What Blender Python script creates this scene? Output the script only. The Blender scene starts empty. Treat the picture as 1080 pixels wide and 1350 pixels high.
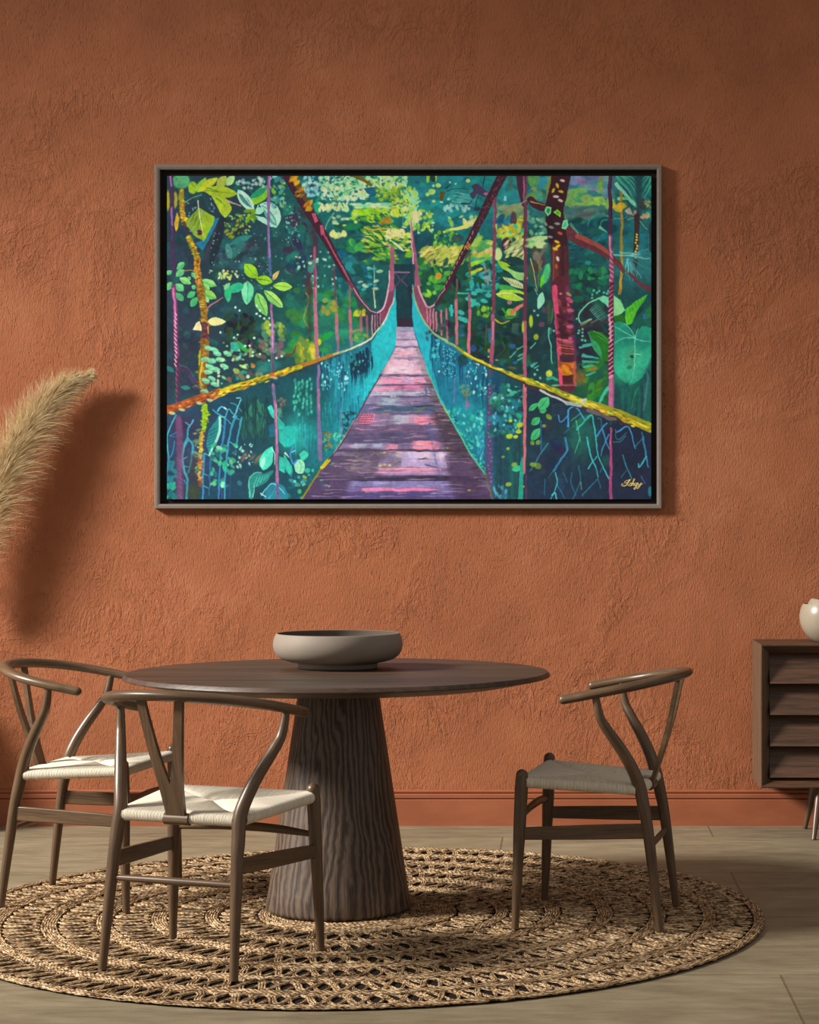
import bpy, bmesh, math, random
import numpy as np
from mathutils import Vector, Matrix
PI = math.pi
random.seed(7)
scn = bpy.context.scene
COL = scn.collection

# ------------------------------------------------------------------ helpers
def link(o, parent=None):
    COL.objects.link(o)
    if parent is not None:
        o.parent = parent
    return o

def mesh_obj(name, verts, faces, mat=None, parent=None, uvs=None, smooth=True, loc=(0, 0, 0), sharp=None):
    """uvs: one (u,v) per vertex"""
    me = bpy.data.meshes.new(name)
    me.from_pydata([tuple(v) for v in verts], [], [tuple(f) for f in faces])
    if uvs is not None:
        lay = me.uv_layers.new(name='UVMap')
        li = np.empty(len(me.loops), dtype=np.int32)
        me.loops.foreach_get('vertex_index', li)
        lay.data.foreach_set('uv', np.asarray(uvs, dtype=np.float32)[li].ravel())
    if smooth:
        me.polygons.foreach_set('use_smooth', [True] * len(me.polygons))
        if sharp:
            me.set_sharp_from_angle(angle=math.radians(sharp))
    me.update()
    o = bpy.data.objects.new(name, me)
    o.location = loc
    if mat: me.materials.append(mat)
    return link(o, parent)

class MB:
    """collects shapes for one mesh"""
    def __init__(s): s.v = []; s.f = []; s.uv = []
    def add(s, v, f, uv):
        n = len(s.v); s.v += [tuple(p) for p in v]; s.uv += list(uv)
        s.f += [tuple(i + n for i in q) for q in f]
    def tube(s, pts, radii, n=14, samples=8, caps='round', flat=None, frame_up=None):
        """smooth tube through pts; radii: scalar list or (a,b) list (a along frame side, b along frame up)"""
        P, R = spline(pts, radii, samples)
        if caps == 'round':
            P, R = round_ends(P, R)
        v = []; f = []; uv = []
        T = [(P[min(i + 1, len(P) - 1)] - P[max(i - 1, 0)]).normalized() for i in range(len(P))]
        up = Vector(frame_up) if frame_up else Vector((0.31, 0.87, 0.11))
        side = T[0].cross(up)
        if side.length < 1e-4: side = T[0].cross(Vector((1, 0, 0)))
        side.normalize(); L = 0
        for i, p in enumerate(P):
            if frame_up:
                side = T[i].cross(up).normalized()
            else:
                side = (side - T[i] * side.dot(T[i])).normalized()
            u2 = side.cross(T[i]).normalized()
            if i: L += (p - P[i - 1]).length
            a, b = R[i]
            for k in range(n):
                t = 2 * PI * k / n
                v.append(p + side * (a * math.cos(t)) + u2 * (b * math.sin(t)))
                uv.append((abs(((k / n) * 2) - 1) * .06, L))
        for i in range(len(P) - 1):
            for k in range(n):
                a = i * n + k; b = i * n + (k + 1) % n
                f.append((a, b, b + n, a + n))
        f.append(tuple(range(n - 1, -1, -1))); m = (len(P) - 1) * n
        f.append(tuple(range(m, m + n)))
        s.add(v, f, uv)
    def box(s, c, d, axis=None):
        cx, cy, cz = c; x, y, z = [q / 2 for q in d]
        v = [(cx + a * x, cy + b * y, cz + e * z) for a in (-1, 1) for b in (-1, 1) for e in (-1, 1)]
        f = [(0, 1, 3, 2), (4, 6, 7, 5), (0, 4, 5, 1), (2, 3, 7, 6), (0, 2, 6, 4), (1, 5, 7, 3)]
        s.add(v, f, [(p[0] + p[2] * .3, p[1]) for p in v])
    def lathe(s, prof, n=64, c=(0, 0), caps=True):
        v = []; uv = []; f = []
        L = 0
        for i, (r, z) in enumerate(prof):
            if i: L += math.hypot(r - prof[i - 1][0], z - prof[i - 1][1])
            for k in range(n):
                t = 2 * PI * k / n
                v.append((c[0] + r * math.cos(t), c[1] + r * math.sin(t), z)); uv.append((t / (2 * PI), L))
        for i in range(len(prof) - 1):
            for k in range(n):
                a = i * n + k; b = i * n + (k + 1) % n
                f.append((a, b, b + n, a + n))
        if caps and prof[0][0] > 1e-6: f.append(tuple(range(n - 1, -1, -1)))
        m = (len(prof) - 1) * n
        if caps and prof[-1][0] > 1e-6: f.append(tuple(range(m, m + n)))
        s.add(v, f, uv)
    def build(s, name, mat, parent=None, smooth=True, sharp=40, bevel=None, loc=(0, 0, 0)):
        o = mesh_obj(name, s.v, s.f, mat, parent, s.uv, smooth, loc, sharp)
        if bevel:
            m = o.modifiers.new('bevel', 'BEVEL'); m.width = bevel; m.segments = 3; m.limit_method = 'ANGLE'
        return o

def spline(pts, radii, samples):
    pts = [Vector(p) for p in pts]
    rr = [(r, r) if not isinstance(r, (tuple, list)) else tuple(r) for r in radii]
    P = []; R = []
    n = len(pts)
    for i in range(n - 1):
        p0 = pts[i - 1] if i else pts[0] * 2 - pts[1]
        p1, p2 = pts[i], pts[i + 1]
        p3 = pts[i + 2] if i + 2 < n else pts[-1] * 2 - pts[-2]
        for k in range(samples):
            t = k / samples
            P.append(0.5 * ((2 * p1) + (p2 - p0) * t + (2 * p0 - 5 * p1 + 4 * p2 - p3) * t * t + (3 * p1 - p0 - 3 * p2 + p3) * t ** 3))
            h = t * t * (3 - 2 * t)
            R.append((rr[i][0] * (1 - h) + rr[i + 1][0] * h, rr[i][1] * (1 - h) + rr[i + 1][1] * h))
    P.append(pts[-1]); R.append(rr[-1])
    return P, R

def round_ends(P, R):
    def cap(p, d, r):
        out = []
        for a in (80, 60, 40, 20):
            q = math.radians(a)
            out.append((p + d * (min(r) * math.sin(q)), (r[0] * math.cos(q), r[1] * math.cos(q))))
        return out
    d0 = (P[0] - P[1]).normalized(); d1 = (P[-1] - P[-2]).normalized()
    a = cap(P[0], d0, R[0]); b = cap(P[-1], d1, R[-1])[::-1]
    return [x[0] for x in a] + P + [x[0] for x in b], [x[1] for x in a] + R + [x[1] for x in b]

def thing(name, label, cat, loc=(0, 0, 0), rz=0, group=None):
    o = bpy.data.objects.new(name, None); o.empty_display_size = .1
    o.location = loc; o.rotation_euler = (0, 0, rz)
    link(o); return tag(o, label, cat, group)
def tag(o, label, cat, group=None):
    o['label'] = label; o['category'] = cat
    if group: o['group'] = group
    return o
def struct(o):
    o['kind'] = 'structure'; return o
def copy_thing(root, loc, rz, label):
    r = root.copy(); COL.objects.link(r); r.location = loc; r.rotation_euler = (0, 0, rz); r['label'] = label
    for ch in list(root.children):
        c = ch.copy(); COL.objects.link(c); c.parent = r
        for g in list(ch.children):
            d = g.copy(); COL.objects.link(d); d.parent = c
    return r

# ------------------------------------------------------------------ materials
def srgb(r, g, b):
    f = lambda c: (c / 255 / 12.92) if c / 255 <= .04045 else ((c / 255 + .055) / 1.055) ** 2.4
    return (f(r), f(g), f(b), 1)

class NT:
    def __init__(s, name):
        s.m = bpy.data.materials.new(name); s.m.use_nodes = True
        s.t = s.m.node_tree; s.n = s.t.nodes; s.b = s.n['Principled BSDF']
    def node(s, typ, **kw):
        n = s.n.new(typ)
        for k, v in kw.items():
            if k in n.inputs.keys(): n.inputs[k].default_value = v
            else: setattr(n, k, v)
        return n
    def l(s, a, b): s.t.links.new(a, b)
    def coord(s, out='Object', scale=(1, 1, 1), loc=(0, 0, 0), rot=(0, 0, 0)):
        c = s.node('ShaderNodeTexCoord'); m = s.node('ShaderNodeMapping')
        m.inputs['Scale'].default_value = scale; m.inputs['Location'].default_value = loc; m.inputs['Rotation'].default_value = rot
        s.l(c.outputs[out], m.inputs['Vector']); return m.outputs[0]
    def noise(s, vec, scale, detail=4, rough=.55, dist=0):
        n = s.node('ShaderNodeTexNoise'); n.inputs['Scale'].default_value = scale; n.inputs['Detail'].default_value = detail
        n.inputs['Roughness'].default_value = rough; n.inputs['Distortion'].default_value = dist
        s.l(vec, n.inputs['Vector']); return n.outputs['Fac']
    def ramp(s, fac, stops):
        r = s.node('ShaderNodeValToRGB'); e = r.color_ramp.elements
        while len(e) < len(stops): e.new(.5)
        for q, (p, c) in zip(e, stops): q.position = p; q.color = c
        s.l(fac, r.inputs[0]); return r.outputs[0]
    def val(s, fac, a, b, lo=0, hi=1):
        r = s.node('ShaderNodeMapRange'); r.inputs[1].default_value = a; r.inputs[2].default_value = b
        r.inputs[3].default_value = lo; r.inputs[4].default_value = hi
        s.l(fac, r.inputs[0]); return r.outputs[0]
    def math(s, op, a, b=None):
        m = s.node('ShaderNodeMath'); m.operation = op
        for i, q in enumerate((a, b)):
            if q is None: continue
            if isinstance(q, (int, float)): m.inputs[i].default_value = q
            else: s.l(q, m.inputs[i])
        return m.outputs[0]
    def mix(s, fac, a, b, typ='MIX'):
        m = s.node('ShaderNodeMix'); m.data_type = 'RGBA'; m.blend_type = typ
        for i, q in ((0, fac), (6, a), (7, b)):
            if isinstance(q, (int, float)): m.inputs[i].default_value = q
            elif isinstance(q, tuple): m.inputs[i].default_value = q
            else: s.l(q, m.inputs[i])
        return m.outputs[2]
    def bump(s, h, strength, dist, prev=None):
        b = s.node('ShaderNodeBump'); b.inputs['Strength'].default_value = strength; b.inputs['Distance'].default_value = dist
        s.l(h, b.inputs['Height'])
        if prev is not None: s.l(prev, b.inputs['Normal'])
        return b.outputs[0]
    def done(s, color=None, rough=None, normal=None, spec=None):
        for k, q in (('Base Color', color), ('Roughness', rough), ('Normal', normal), ('Specular IOR Level', spec)):
            if q is None: continue
            if isinstance(q, (int, float, tuple)): s.b.inputs[k].default_value = q
            else: s.l(q, s.b.inputs[k])
        return s.m

def mat_plaster():
    t = NT('terracotta_plaster')
    big = t.noise(t.coord(), 1.1, 5, .6)
    mid = t.noise(t.coord(), 5, 5, .6, .4)
    col = t.ramp(t.math('ADD', t.math('MULTIPLY', big, .6), t.math('MULTIPLY', mid, .4)),
                 [(.34, srgb(152, 92, 61)), (.52, srgb(167, 102, 69)), (.68, srgb(182, 117, 83))])
    patch = t.val(t.noise(t.coord(loc=(3.1, 0, 1.7)), 1.7, 3, .5, .9), .47, .62)
    gate = t.val(t.noise(t.coord(loc=(1, 0, 4)), 3.5, 4, .6, .5), .38, .62)
    fine = t.noise(t.coord(scale=(1, 1, .3)), 210, 3, .6, .2)
    pits = t.val(t.noise(t.coord(scale=(1, 1, .36), loc=(7, 3, 2)), 135, 3, .55, .3), .56, .72)
    med = t.noise(t.coord(scale=(1, 1, .5), loc=(5, 2, 1)), 34, 5, .62, 1.0)
    rid = t.noise(t.coord(scale=(1, 1, .75), rot=(0, .5, 0)), 5, 6, .62, 2.4)
    ridg = t.val(t.math('ABSOLUTE', t.math('SUBTRACT', rid, .5)), 0, .045, 1, 0)
    n = t.bump(fine, .7, .004)
    n = t.bump(t.math('MULTIPLY', pits, t.math('ADD', t.math('MULTIPLY', gate, .8), .2)), .75, -.0044, n)
    n = t.bump(t.math('MULTIPLY', med, t.math('ADD', patch, .08)), .6, .012, n)
    n = t.bump(t.math('MULTIPLY', ridg, patch), .5, .006, n)
    n = t.bump(mid, .3, .016, n)
    return t.done(col, .85, n, .25)

def mat_paint_smooth():
    t = NT('terracotta_paint')
    mid = t.noise(t.coord(scale=(1, 1, 3)), 4, 5, .6)
    col = t.ramp(mid, [(.35, srgb(150, 86, 57)), (.65, srgb(163, 97, 66))])
    return t.done(col, .6, t.bump(t.noise(t.coord(), 60), .15, .002), .3)

def mat_floor():
    t = NT('stone_slabs')
    mp = t.coord(scale=(1, 1, 1), loc=(-.6, -5.56, 0))
    br = t.node('ShaderNodeTexBrick'); t.l(mp, br.inputs['Vector'])
    br.offset = .258; br.offset_frequency = 2
    for k, v in (('Scale', 1), ('Mortar Size', .0045), ('Mortar Smooth', .3), ('Brick Width', 3.2), ('Row Height', .815), ('Bias', 0)):
        br.inputs[k].default_value = v
    br.inputs['Color1'].default_value = (.0, .0, .0, 1); br.inputs['Color2'].default_value = (1, 1, 1, 1); br.inputs['Mortar'].default_value = (.5, .5, .5, 1)
    n1 = t.noise(t.coord(scale=(.45, 1, 1)), 5, 7, .68, .5)
    n2 = t.noise(t.coord(scale=(.25, 1, 1), loc=(2, 4, 0)), 22, 5, .6, .3)
    base = t.ramp(t.math('ADD', t.math('MULTIPLY', n1, .6), t.math('MULTIPLY', n2, .4)),
                  [(.32, srgb(108, 97, 76)), (.5, srgb(134, 122, 98)), (.68, srgb(154, 142, 118))])
    slab = t.val(br.outputs['Color'], 0, 1, .9, 1.1)
    sl = t.node('ShaderNodeCombineColor'); [t.l(slab, sl.inputs[i]) for i in range(3)]
    col = t.mix(1, base, sl.outputs[0], 'MULTIPLY')
    col = t.mix(t.math('MULTIPLY', br.outputs['Fac'], .55), col, srgb(92, 76, 58))
    n = t.bump(t.math('MULTIPLY', br.outputs['Fac'], -1), .7, .004)
    n = t.bump(n1, .25, .01, n); n = t.bump(t.noise(t.coord(), 160, 3), .2, .002, n)
    return t.done(col, t.val(n2, .3, .7, .5, .72), n, .35)

def mat_wood(name, dark, lightc, mode='UV', rough=(.34, .5), scale=(55, 3, 1), bump=.12):
    t = NT(name)
    co = t.coord(mode, scale)
    a = t.noise(co, 1.0, 6, .65, .6); b = t.noise(t.coord(mode, tuple(q * 3 for q in scale)), 1.3, 4, .6)
    f = t.math('ADD', t.math('MULTIPLY', a, .65), t.math('MULTIPLY', b, .35))
    col = t.ramp(f, [(.33, dark), (.66, lightc)])
    return t.done(col, t.val(f, .3, .7, *rough[::-1]), t.bump(f, bump, .002), .5)

def mat_pedestal():
    t = NT('dark_oak_veneer')
    c = t.node('ShaderNodeTexCoord'); sp = t.node('ShaderNodeSeparateXYZ'); t.l(c.outputs['UV'], sp.inputs[0])
    ang = t.math('MULTIPLY', sp.outputs[0], 1.05)      # metres round the middle
    cb = t.node('ShaderNodeCombineXYZ'); t.l(ang, cb.inputs[0]); t.l(sp.outputs[1], cb.inputs[1])
    m1 = t.node('ShaderNodeMapping'); m1.inputs['Scale'].default_value = (9, 2.6, 1); t.l(cb.outputs[0], m1.inputs[0])
    w = t.noise(m1.outputs[0], 1, 4, .55, .4)
    m3 = t.node('ShaderNodeMapping'); m3.inputs['Scale'].default_value = (40, 14, 1); t.l(cb.outputs[0], m3.inputs[0])
    w2 = t.noise(m3.outputs[0], 1, 3, .6)
    ph = t.math('ADD', t.math('ADD', t.math('MULTIPLY', ang, 300), t.math('MULTIPLY', w, 34)), t.math('MULTIPLY', w2, 3.2))
    s = t.math('ADD', t.math('MULTIPLY', t.math('SINE', ph), .5), .5)
    m2 = t.node('ShaderNodeMapping'); m2.inputs['Scale'].default_value = (260, 9, 1); t.l(cb.outputs[0], m2.inputs[0])
    fi = t.noise(m2.outputs[0], 1, 4, .6)
    f = t.math('ADD', t.math('MULTIPLY', s, .4), t.math('MULTIPLY', fi, .6))
    col = t.ramp(f, [(.24, srgb(38, 28, 22)), (.40, srgb(70, 55, 44)), (.75, srgb(108, 90, 75))])
    n = t.bump(f, .45, .004)
    return t.done(col, t.val(f, .2, .8, .62, .42), n, .5)

def mat_tabletop():
    t = NT('dark_oak_planks')
    a = t.noise(t.coord(scale=(2.2, 46, 46)), 1, 6, .65, .5)
    b = t.noise(t.coord(scale=(6, 190, 190)), 1, 4, .6)
    pl = t.noise(t.coord(scale=(.6, 7, 7)), 1, 2, .5)
    f = t.math('ADD', t.math('MULTIPLY', a, .55), t.math('ADD', t.math('MULTIPLY', b, .25), t.math('MULTIPLY', pl, .2)))
    col = t.ramp(f, [(.37, srgb(36, 25, 19)), (.62, srgb(90, 68, 53))])
    return t.done(col, t.val(f, .3, .7, .52, .38), t.bump(f, .35, .003), .5)

def mat_cord():
    t = NT('paper_cord')
    n = t.noise(t.coord('UV', (220, 14, 1)), 1, 4, .6)
    col = t.ramp(n, [(.3, srgb(198, 187, 168)), (.7, srgb(226, 216, 198))])
    return t.done(col, .8, None, .2)

def mat_jute():
    t = NT('jute_braid')
    c1 = t.noise(t.coord('UV', (22, 3, 1)), 1, 3, .6); c2 = t.noise(t.coord('Object'), 34, 4, .75)
    c3 = t.noise(t.coord('UV', (55, 9, 1)), 1, 2, .5)
    f = t.math('ADD', t.math('ADD', t.math('MULTIPLY', c1, .35), t.math('MULTIPLY', c2, .25)), t.math('MULTIPLY', c3, .4))
    col = t.ramp(f, [(.43, srgb(30, 23, 21)), (.465, srgb(84, 60, 43)), (.50, srgb(168, 132, 92)), (.555, srgb(214, 186, 144)), (.64, srgb(240, 226, 200))])
    cc = t.node('ShaderNodeTexCoord'); sp = t.node('ShaderNodeSeparateXYZ'); t.l(cc.outputs['UV'], sp.inputs[0])
    tw = t.math('SINE', t.math('ADD', t.math('MULTIPLY', sp.outputs[0], 2 * PI / .016), t.math('MULTIPLY', sp.outputs[1], 2 * PI)))
    return t.done(col, .82, t.bump(tw, .8, .002), .2)

def mat_plain(name, c, rough=.5, spec=.4, noise=None, bump=0):
    t = NT(name)
    if noise:
        n = t.noise(t.coord(), noise, 5, .6)
        d = tuple(q * .86 for q in c[:3]) + (1,)
        return t.done(t.ramp(n, [(.3, d), (.7, c)]), rough, t.bump(n, bump, .002) if bump else None, spec)
    return t.done(c, rough, None, spec)

M = dict(
    plaster=mat_plaster(), paint=mat_paint_smooth(), floor=mat_floor(),
    chair=mat_wood('walnut_chair', srgb(56, 41, 29), srgb(118, 92, 67), rough=(.27, .42)),
    cab=mat_wood('walnut_sideboard', srgb(40, 26, 18), srgb(102, 70, 48), 'Object', (.45, .6), (3, 60, 60), .2),
    cabv=mat_wood('walnut_sideboard_upright', srgb(72, 51, 39), srgb(120, 92, 70), 'Object', (.4, .55), (60, 60, 3), .15),
    ped=mat_pedestal(), top=mat_tabletop(), cord=mat_cord(), jute=mat_jute(),
    back=mat_plain('rug_shade_and_fibre', srgb(40, 33, 30), .95, .1, 40, .3),  # dark tone stands for shade and dark fibre in the rug openings
    bowl=mat_plain('matte_taupe_ceramic', srgb(136, 124, 112), .62, .3, 9, .03),
    bowlin=mat_plain('dark_glaze', srgb(104, 94, 86), .5, .3, 9, .03),
    cream=mat_plain('cream_glaze', srgb(168, 156, 136), .28, .5, 6, .02),
    frame=mat_plain('taupe_frame_wood', srgb(128, 116, 107), .5, .4, 30, .05),
    liner=mat_plain('black_liner', srgb(30, 25, 23), .8, .2, 20, .02),
    vase=mat_plain('charcoal_clay', srgb(60, 50, 44), .8, .2, 20, .1),
    stem=mat_plain('straw_stem', srgb(190, 160, 110), .7, .2, 30, .05),
    joint=mat_plain('dark_gap', srgb(36, 25, 19), .9, .1),
)
def mat_plume():
    t = NT('pampas_fluff')
    n = t.noise(t.coord(), 30, 4, .6)
    return t.done(t.ramp(n, [(.3, srgb(188, 158, 108)), (.7, srgb(236, 214, 172))]), .8, None, .2)
M['plume'] = mat_plume()
# ------------------------------------------------------------------ camera
F, VX, VY, H = 2691.7, 739.4, 690.05, 1.229
cam = bpy.data.cameras.new('camera'); co = link(bpy.data.objects.new('camera', cam))
cam.sensor_fit = 'VERTICAL'; cam.sensor_height = 36; cam.sensor_width = 36
cam.lens = F / 1350 * 36
cam.shift_x = -(VX - 540) / 1350; cam.shift_y = (VY - 675) / 1350
co.location = (0, 0, H); co.rotation_euler = (PI / 2, 0, 0)
cam.clip_end = 60; scn.camera = co

WALL = 8.313
RUGZ = .0135
# ------------------------------------------------------------------ setting
mb = MB(); mb.box((-.2, WALL + .1, 2.25), (11, .2, 4.5)); struct(mb.build('wall_back', M['plaster'], smooth=False))
mb = MB(); mb.box((-.2, 4.2, -.05), (11, 8.6, .1)); struct(mb.build('floor', M['floor'], smooth=False))
prof = [(0, 0), (-.020, 0), (-.020, .105), (-.0185, .1075), (-.0090, .108), (-.0090, .1115), (-.017, .113), (-.017, .126), (-.0155, .129),
        (-.0075, .1305), (-.0075, .1335), (-.0125, .1355), (-.0125, .141), (-.010, .145), (0, .145)]
v = []; f = []
for x in (-5.7, 5.3):
    v += [(x, WALL + a, b) for a, b in prof]
n = len(prof)
for i in range(n): f.append((i, (i + 1) % n, n + (i + 1) % n, n + i))
f += [tuple(range(n - 1, -1, -1)), tuple(range(n, 2 * n))]
struct(mesh_obj('baseboard_back', v, f, M['paint'], smooth=False))

# ------------------------------------------------------------------ rug
def build_rug():
    root = thing('round_rug', 'large round braided jute rug with open lace rings under the dining table', 'rug', (-.636, 6.404, 0))
    R = 1.268
    mb = MB(); mb.lathe([(1e-7, .0005), (R - .012, .0005), (R - .008, .002), (R - .012, .0035), (1e-7, .0035)], 160)
    mb.build('shade_underlay', M['back'], root)  # added disc: deep shade and dark fibre of the openings put into its colour
    VV = []; FF = []; UU = []; off = 0
    rng = np.random.default_rng(3)
    def strand(rf, amp=0, m=0, ph=0, rad=.0042, z=.0077, jit=.0012, sq=0., uvo=0., zamp=0.):
        nonlocal off
        step = .0085 if amp == 0 else .0065
        n = max(60, int(2 * PI * rf / step))
        if m: n = max(n, m * 14)
        th = np.linspace(0, 2 * PI, n, endpoint=False)
        s = np.sin(m * th + ph) if m else np.zeros(n)
        r = rf + amp * np.sign(s) * np.abs(s) ** .8
        k1, k2, k3 = rng.integers(20, 60), rng.integers(60, 140), rng.integers(140, 220)
        p1, p2, p3 = rng.random(3) * 6.28
        r = r + jit * (.5 * np.sin(k1 * th + p1) + .4 * np.sin(k2 * th + p2) + .35 * np.sin(k3 * th + p3))
        # loops lean sideways
        t2 = th + (sq * np.cos(m * th + ph) / max(m, 1) if m else 0)
        x = r * np.cos(t2); y = r * np.sin(t2)
        zz = z + .0007 * np.sin(k2 * th + p3) + (zamp * np.cos(m * th + ph) if m else 0)
        tx = np.roll(x, -1) - np.roll(x, 1); ty = np.roll(y, -1) - np.roll(y, 1); L = np.hypot(tx, ty) + 1e-12
        nx, ny = ty / L, -tx / L
        seg = np.hypot(np.diff(x, append=x[0]), np.diff(y, append=y[0])); s_ = np.concatenate([[0], np.cumsum(seg)[:-1]])
        rr = rad * (1 + .14 * np.sin(2 * PI * s_ / .013 + p1))
        K = 6
        for_v = np.empty((n, K, 3), dtype=np.float32); for_u = np.empty((n, K, 2), dtype=np.float32)
        for k in range(K):
            a = math.radians(-25 + 230 * k / (K - 1))
            for_v[:, k, 0] = x + nx * rr * math.cos(a); for_v[:, k, 1] = y + ny * rr * math.cos(a); for_v[:, k, 2] = zz + rr * math.sin(a)
            for_u[:, k, 0] = s_ + uvo; for_u[:, k, 1] = k / (K - 1) + uvo * 7
        i = np.arange(n)[:, None]; j = (np.arange(n)[:, None] + 1) % n; k = np.arange(K - 1)[None, :]
        q = np.stack([i * K + k, j * K + k, j * K + k + 1, i * K + k + 1], -1).reshape(-1, 4) + off
        VV.append(for_v.reshape(-1, 3)); UU.append(for_u.reshape(-1, 2)); FF.append(q); off += n * K
    holes = [.372, .532, .694, .858, 1.022, 1.176]
    HW = .060
    r = .125
    while r < R - .003:
        if not any(abs(r - h) < HW for h in holes):
            strand(r, rad=.0044, uvo=rng.random() * 3)
        r += .0078
    for h in holes:
        m = int(round(2 * PI * h / .098))
        ph = rng.random() * 6
        for k in range(3):
            strand(h + (k - 1.) * .004, .050, m, ph + .40 * k, .0036, .0077, .003, .3, rng.random() * 3)
        for k in range(2):
            strand(h + (k - .5) * .005, .052, m, ph + PI + .5 + .40 * k, .0030, .0066, .003, .2, rng.random() * 3)
    V = np.concatenate(VV); Fq = np.concatenate(FF); U = np.concatenate(UU)
    me = bpy.data.meshes.new('braid')
    me.vertices.add(len(V)); me.vertices.foreach_set('co', V.ravel())
    me.loops.add(Fq.size); me.loops.foreach_set('vertex_index', Fq.ravel().astype(np.int32))
    me.polygons.add(len(Fq)); me.polygons.foreach_set('loop_start', np.arange(0, Fq.size, 4, dtype=np.int32))
    me.polygons.foreach_set('use_smooth', np.ones(len(Fq), dtype=bool))
    lay = me.uv_layers.new(name='UVMap'); lay.data.foreach_set('uv', U[Fq.ravel()].ravel())
    me.update(calc_edges=True); me.materials.append(M['jute'])
    link(bpy.data.objects.new('braid', me), root)
build_rug()

# ------------------------------------------------------------------ dining table
TX, TY, TZ, TR = -.702, 6.451, .7613, .6695
tb = thing('dining_table', 'large round dark oak dining table on a tapered cone pedestal', 'table', (TX, TY, RUGZ))
z0 = RUGZ
mb = MB(); top = TZ - z0
mb.lathe([(1e-7, top), (TR * .5, top), (TR - .02, top), (TR - .0085, top - .0006), (TR - .001, top - .0105), (TR, top - .0125), (TR - .001, top - .0145), (TR - .006, top - .0165),
          (TR - .06, top - .028), (TR - .125, top - .040), (TR - .14, top - .041), (1e-7, top - .041)][::-1], 192)
mb.build('tabletop', M['top'], tb, sharp=25)
mb = MB(); zt = top - .042
mb.lathe([(1e-7, 0), (.205, 0), (.222, .0015), (.2275, .006), (.2290, .014), (.2286 - .1051 * .1, .07)] + [(.2286 - .1051 * q, zt * q) for q in (.2, .3, .4, .5, .6, .7, .8, .9, 1)] + [(1e-7, zt)], 128)
mb.build('pedestal', M['ped'], tb, sharp=50)

# bowl on the table
bw = thing('footed_bowl', 'wide matte taupe ceramic bowl with a small foot on the dining table', 'bowl', (-.720, 6.60, TZ))
k = 1.0
mb = MB()
mb.lathe([(1e-7, 0), (.120, 0), (.1265, .002), (.128, .006), (.1275, .014), (.130, .018), (.155, .0225), (.180, .030), (.196, .042), (.2055, .058), (.209, .075),
          (.2075, .090), (.203, .104), (.1995, .1115), (.198, .1135), (.196, .1135)], 128, caps=False)
mb.build('body', M['bowl'], bw, sharp=60)
mb = MB()
mb.lathe([(.196, .1135), (.1945, .112), (.199, .100), (.203, .085), (.203, .070), (.196, .050), (.175, .037), (.14, .030), (1e-7, .028)], 128, caps=False)
o = mb.build('inner_glaze', M['bowlin'], bw, sharp=60); o['label'] = 'dark inside of the bowl'

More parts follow.
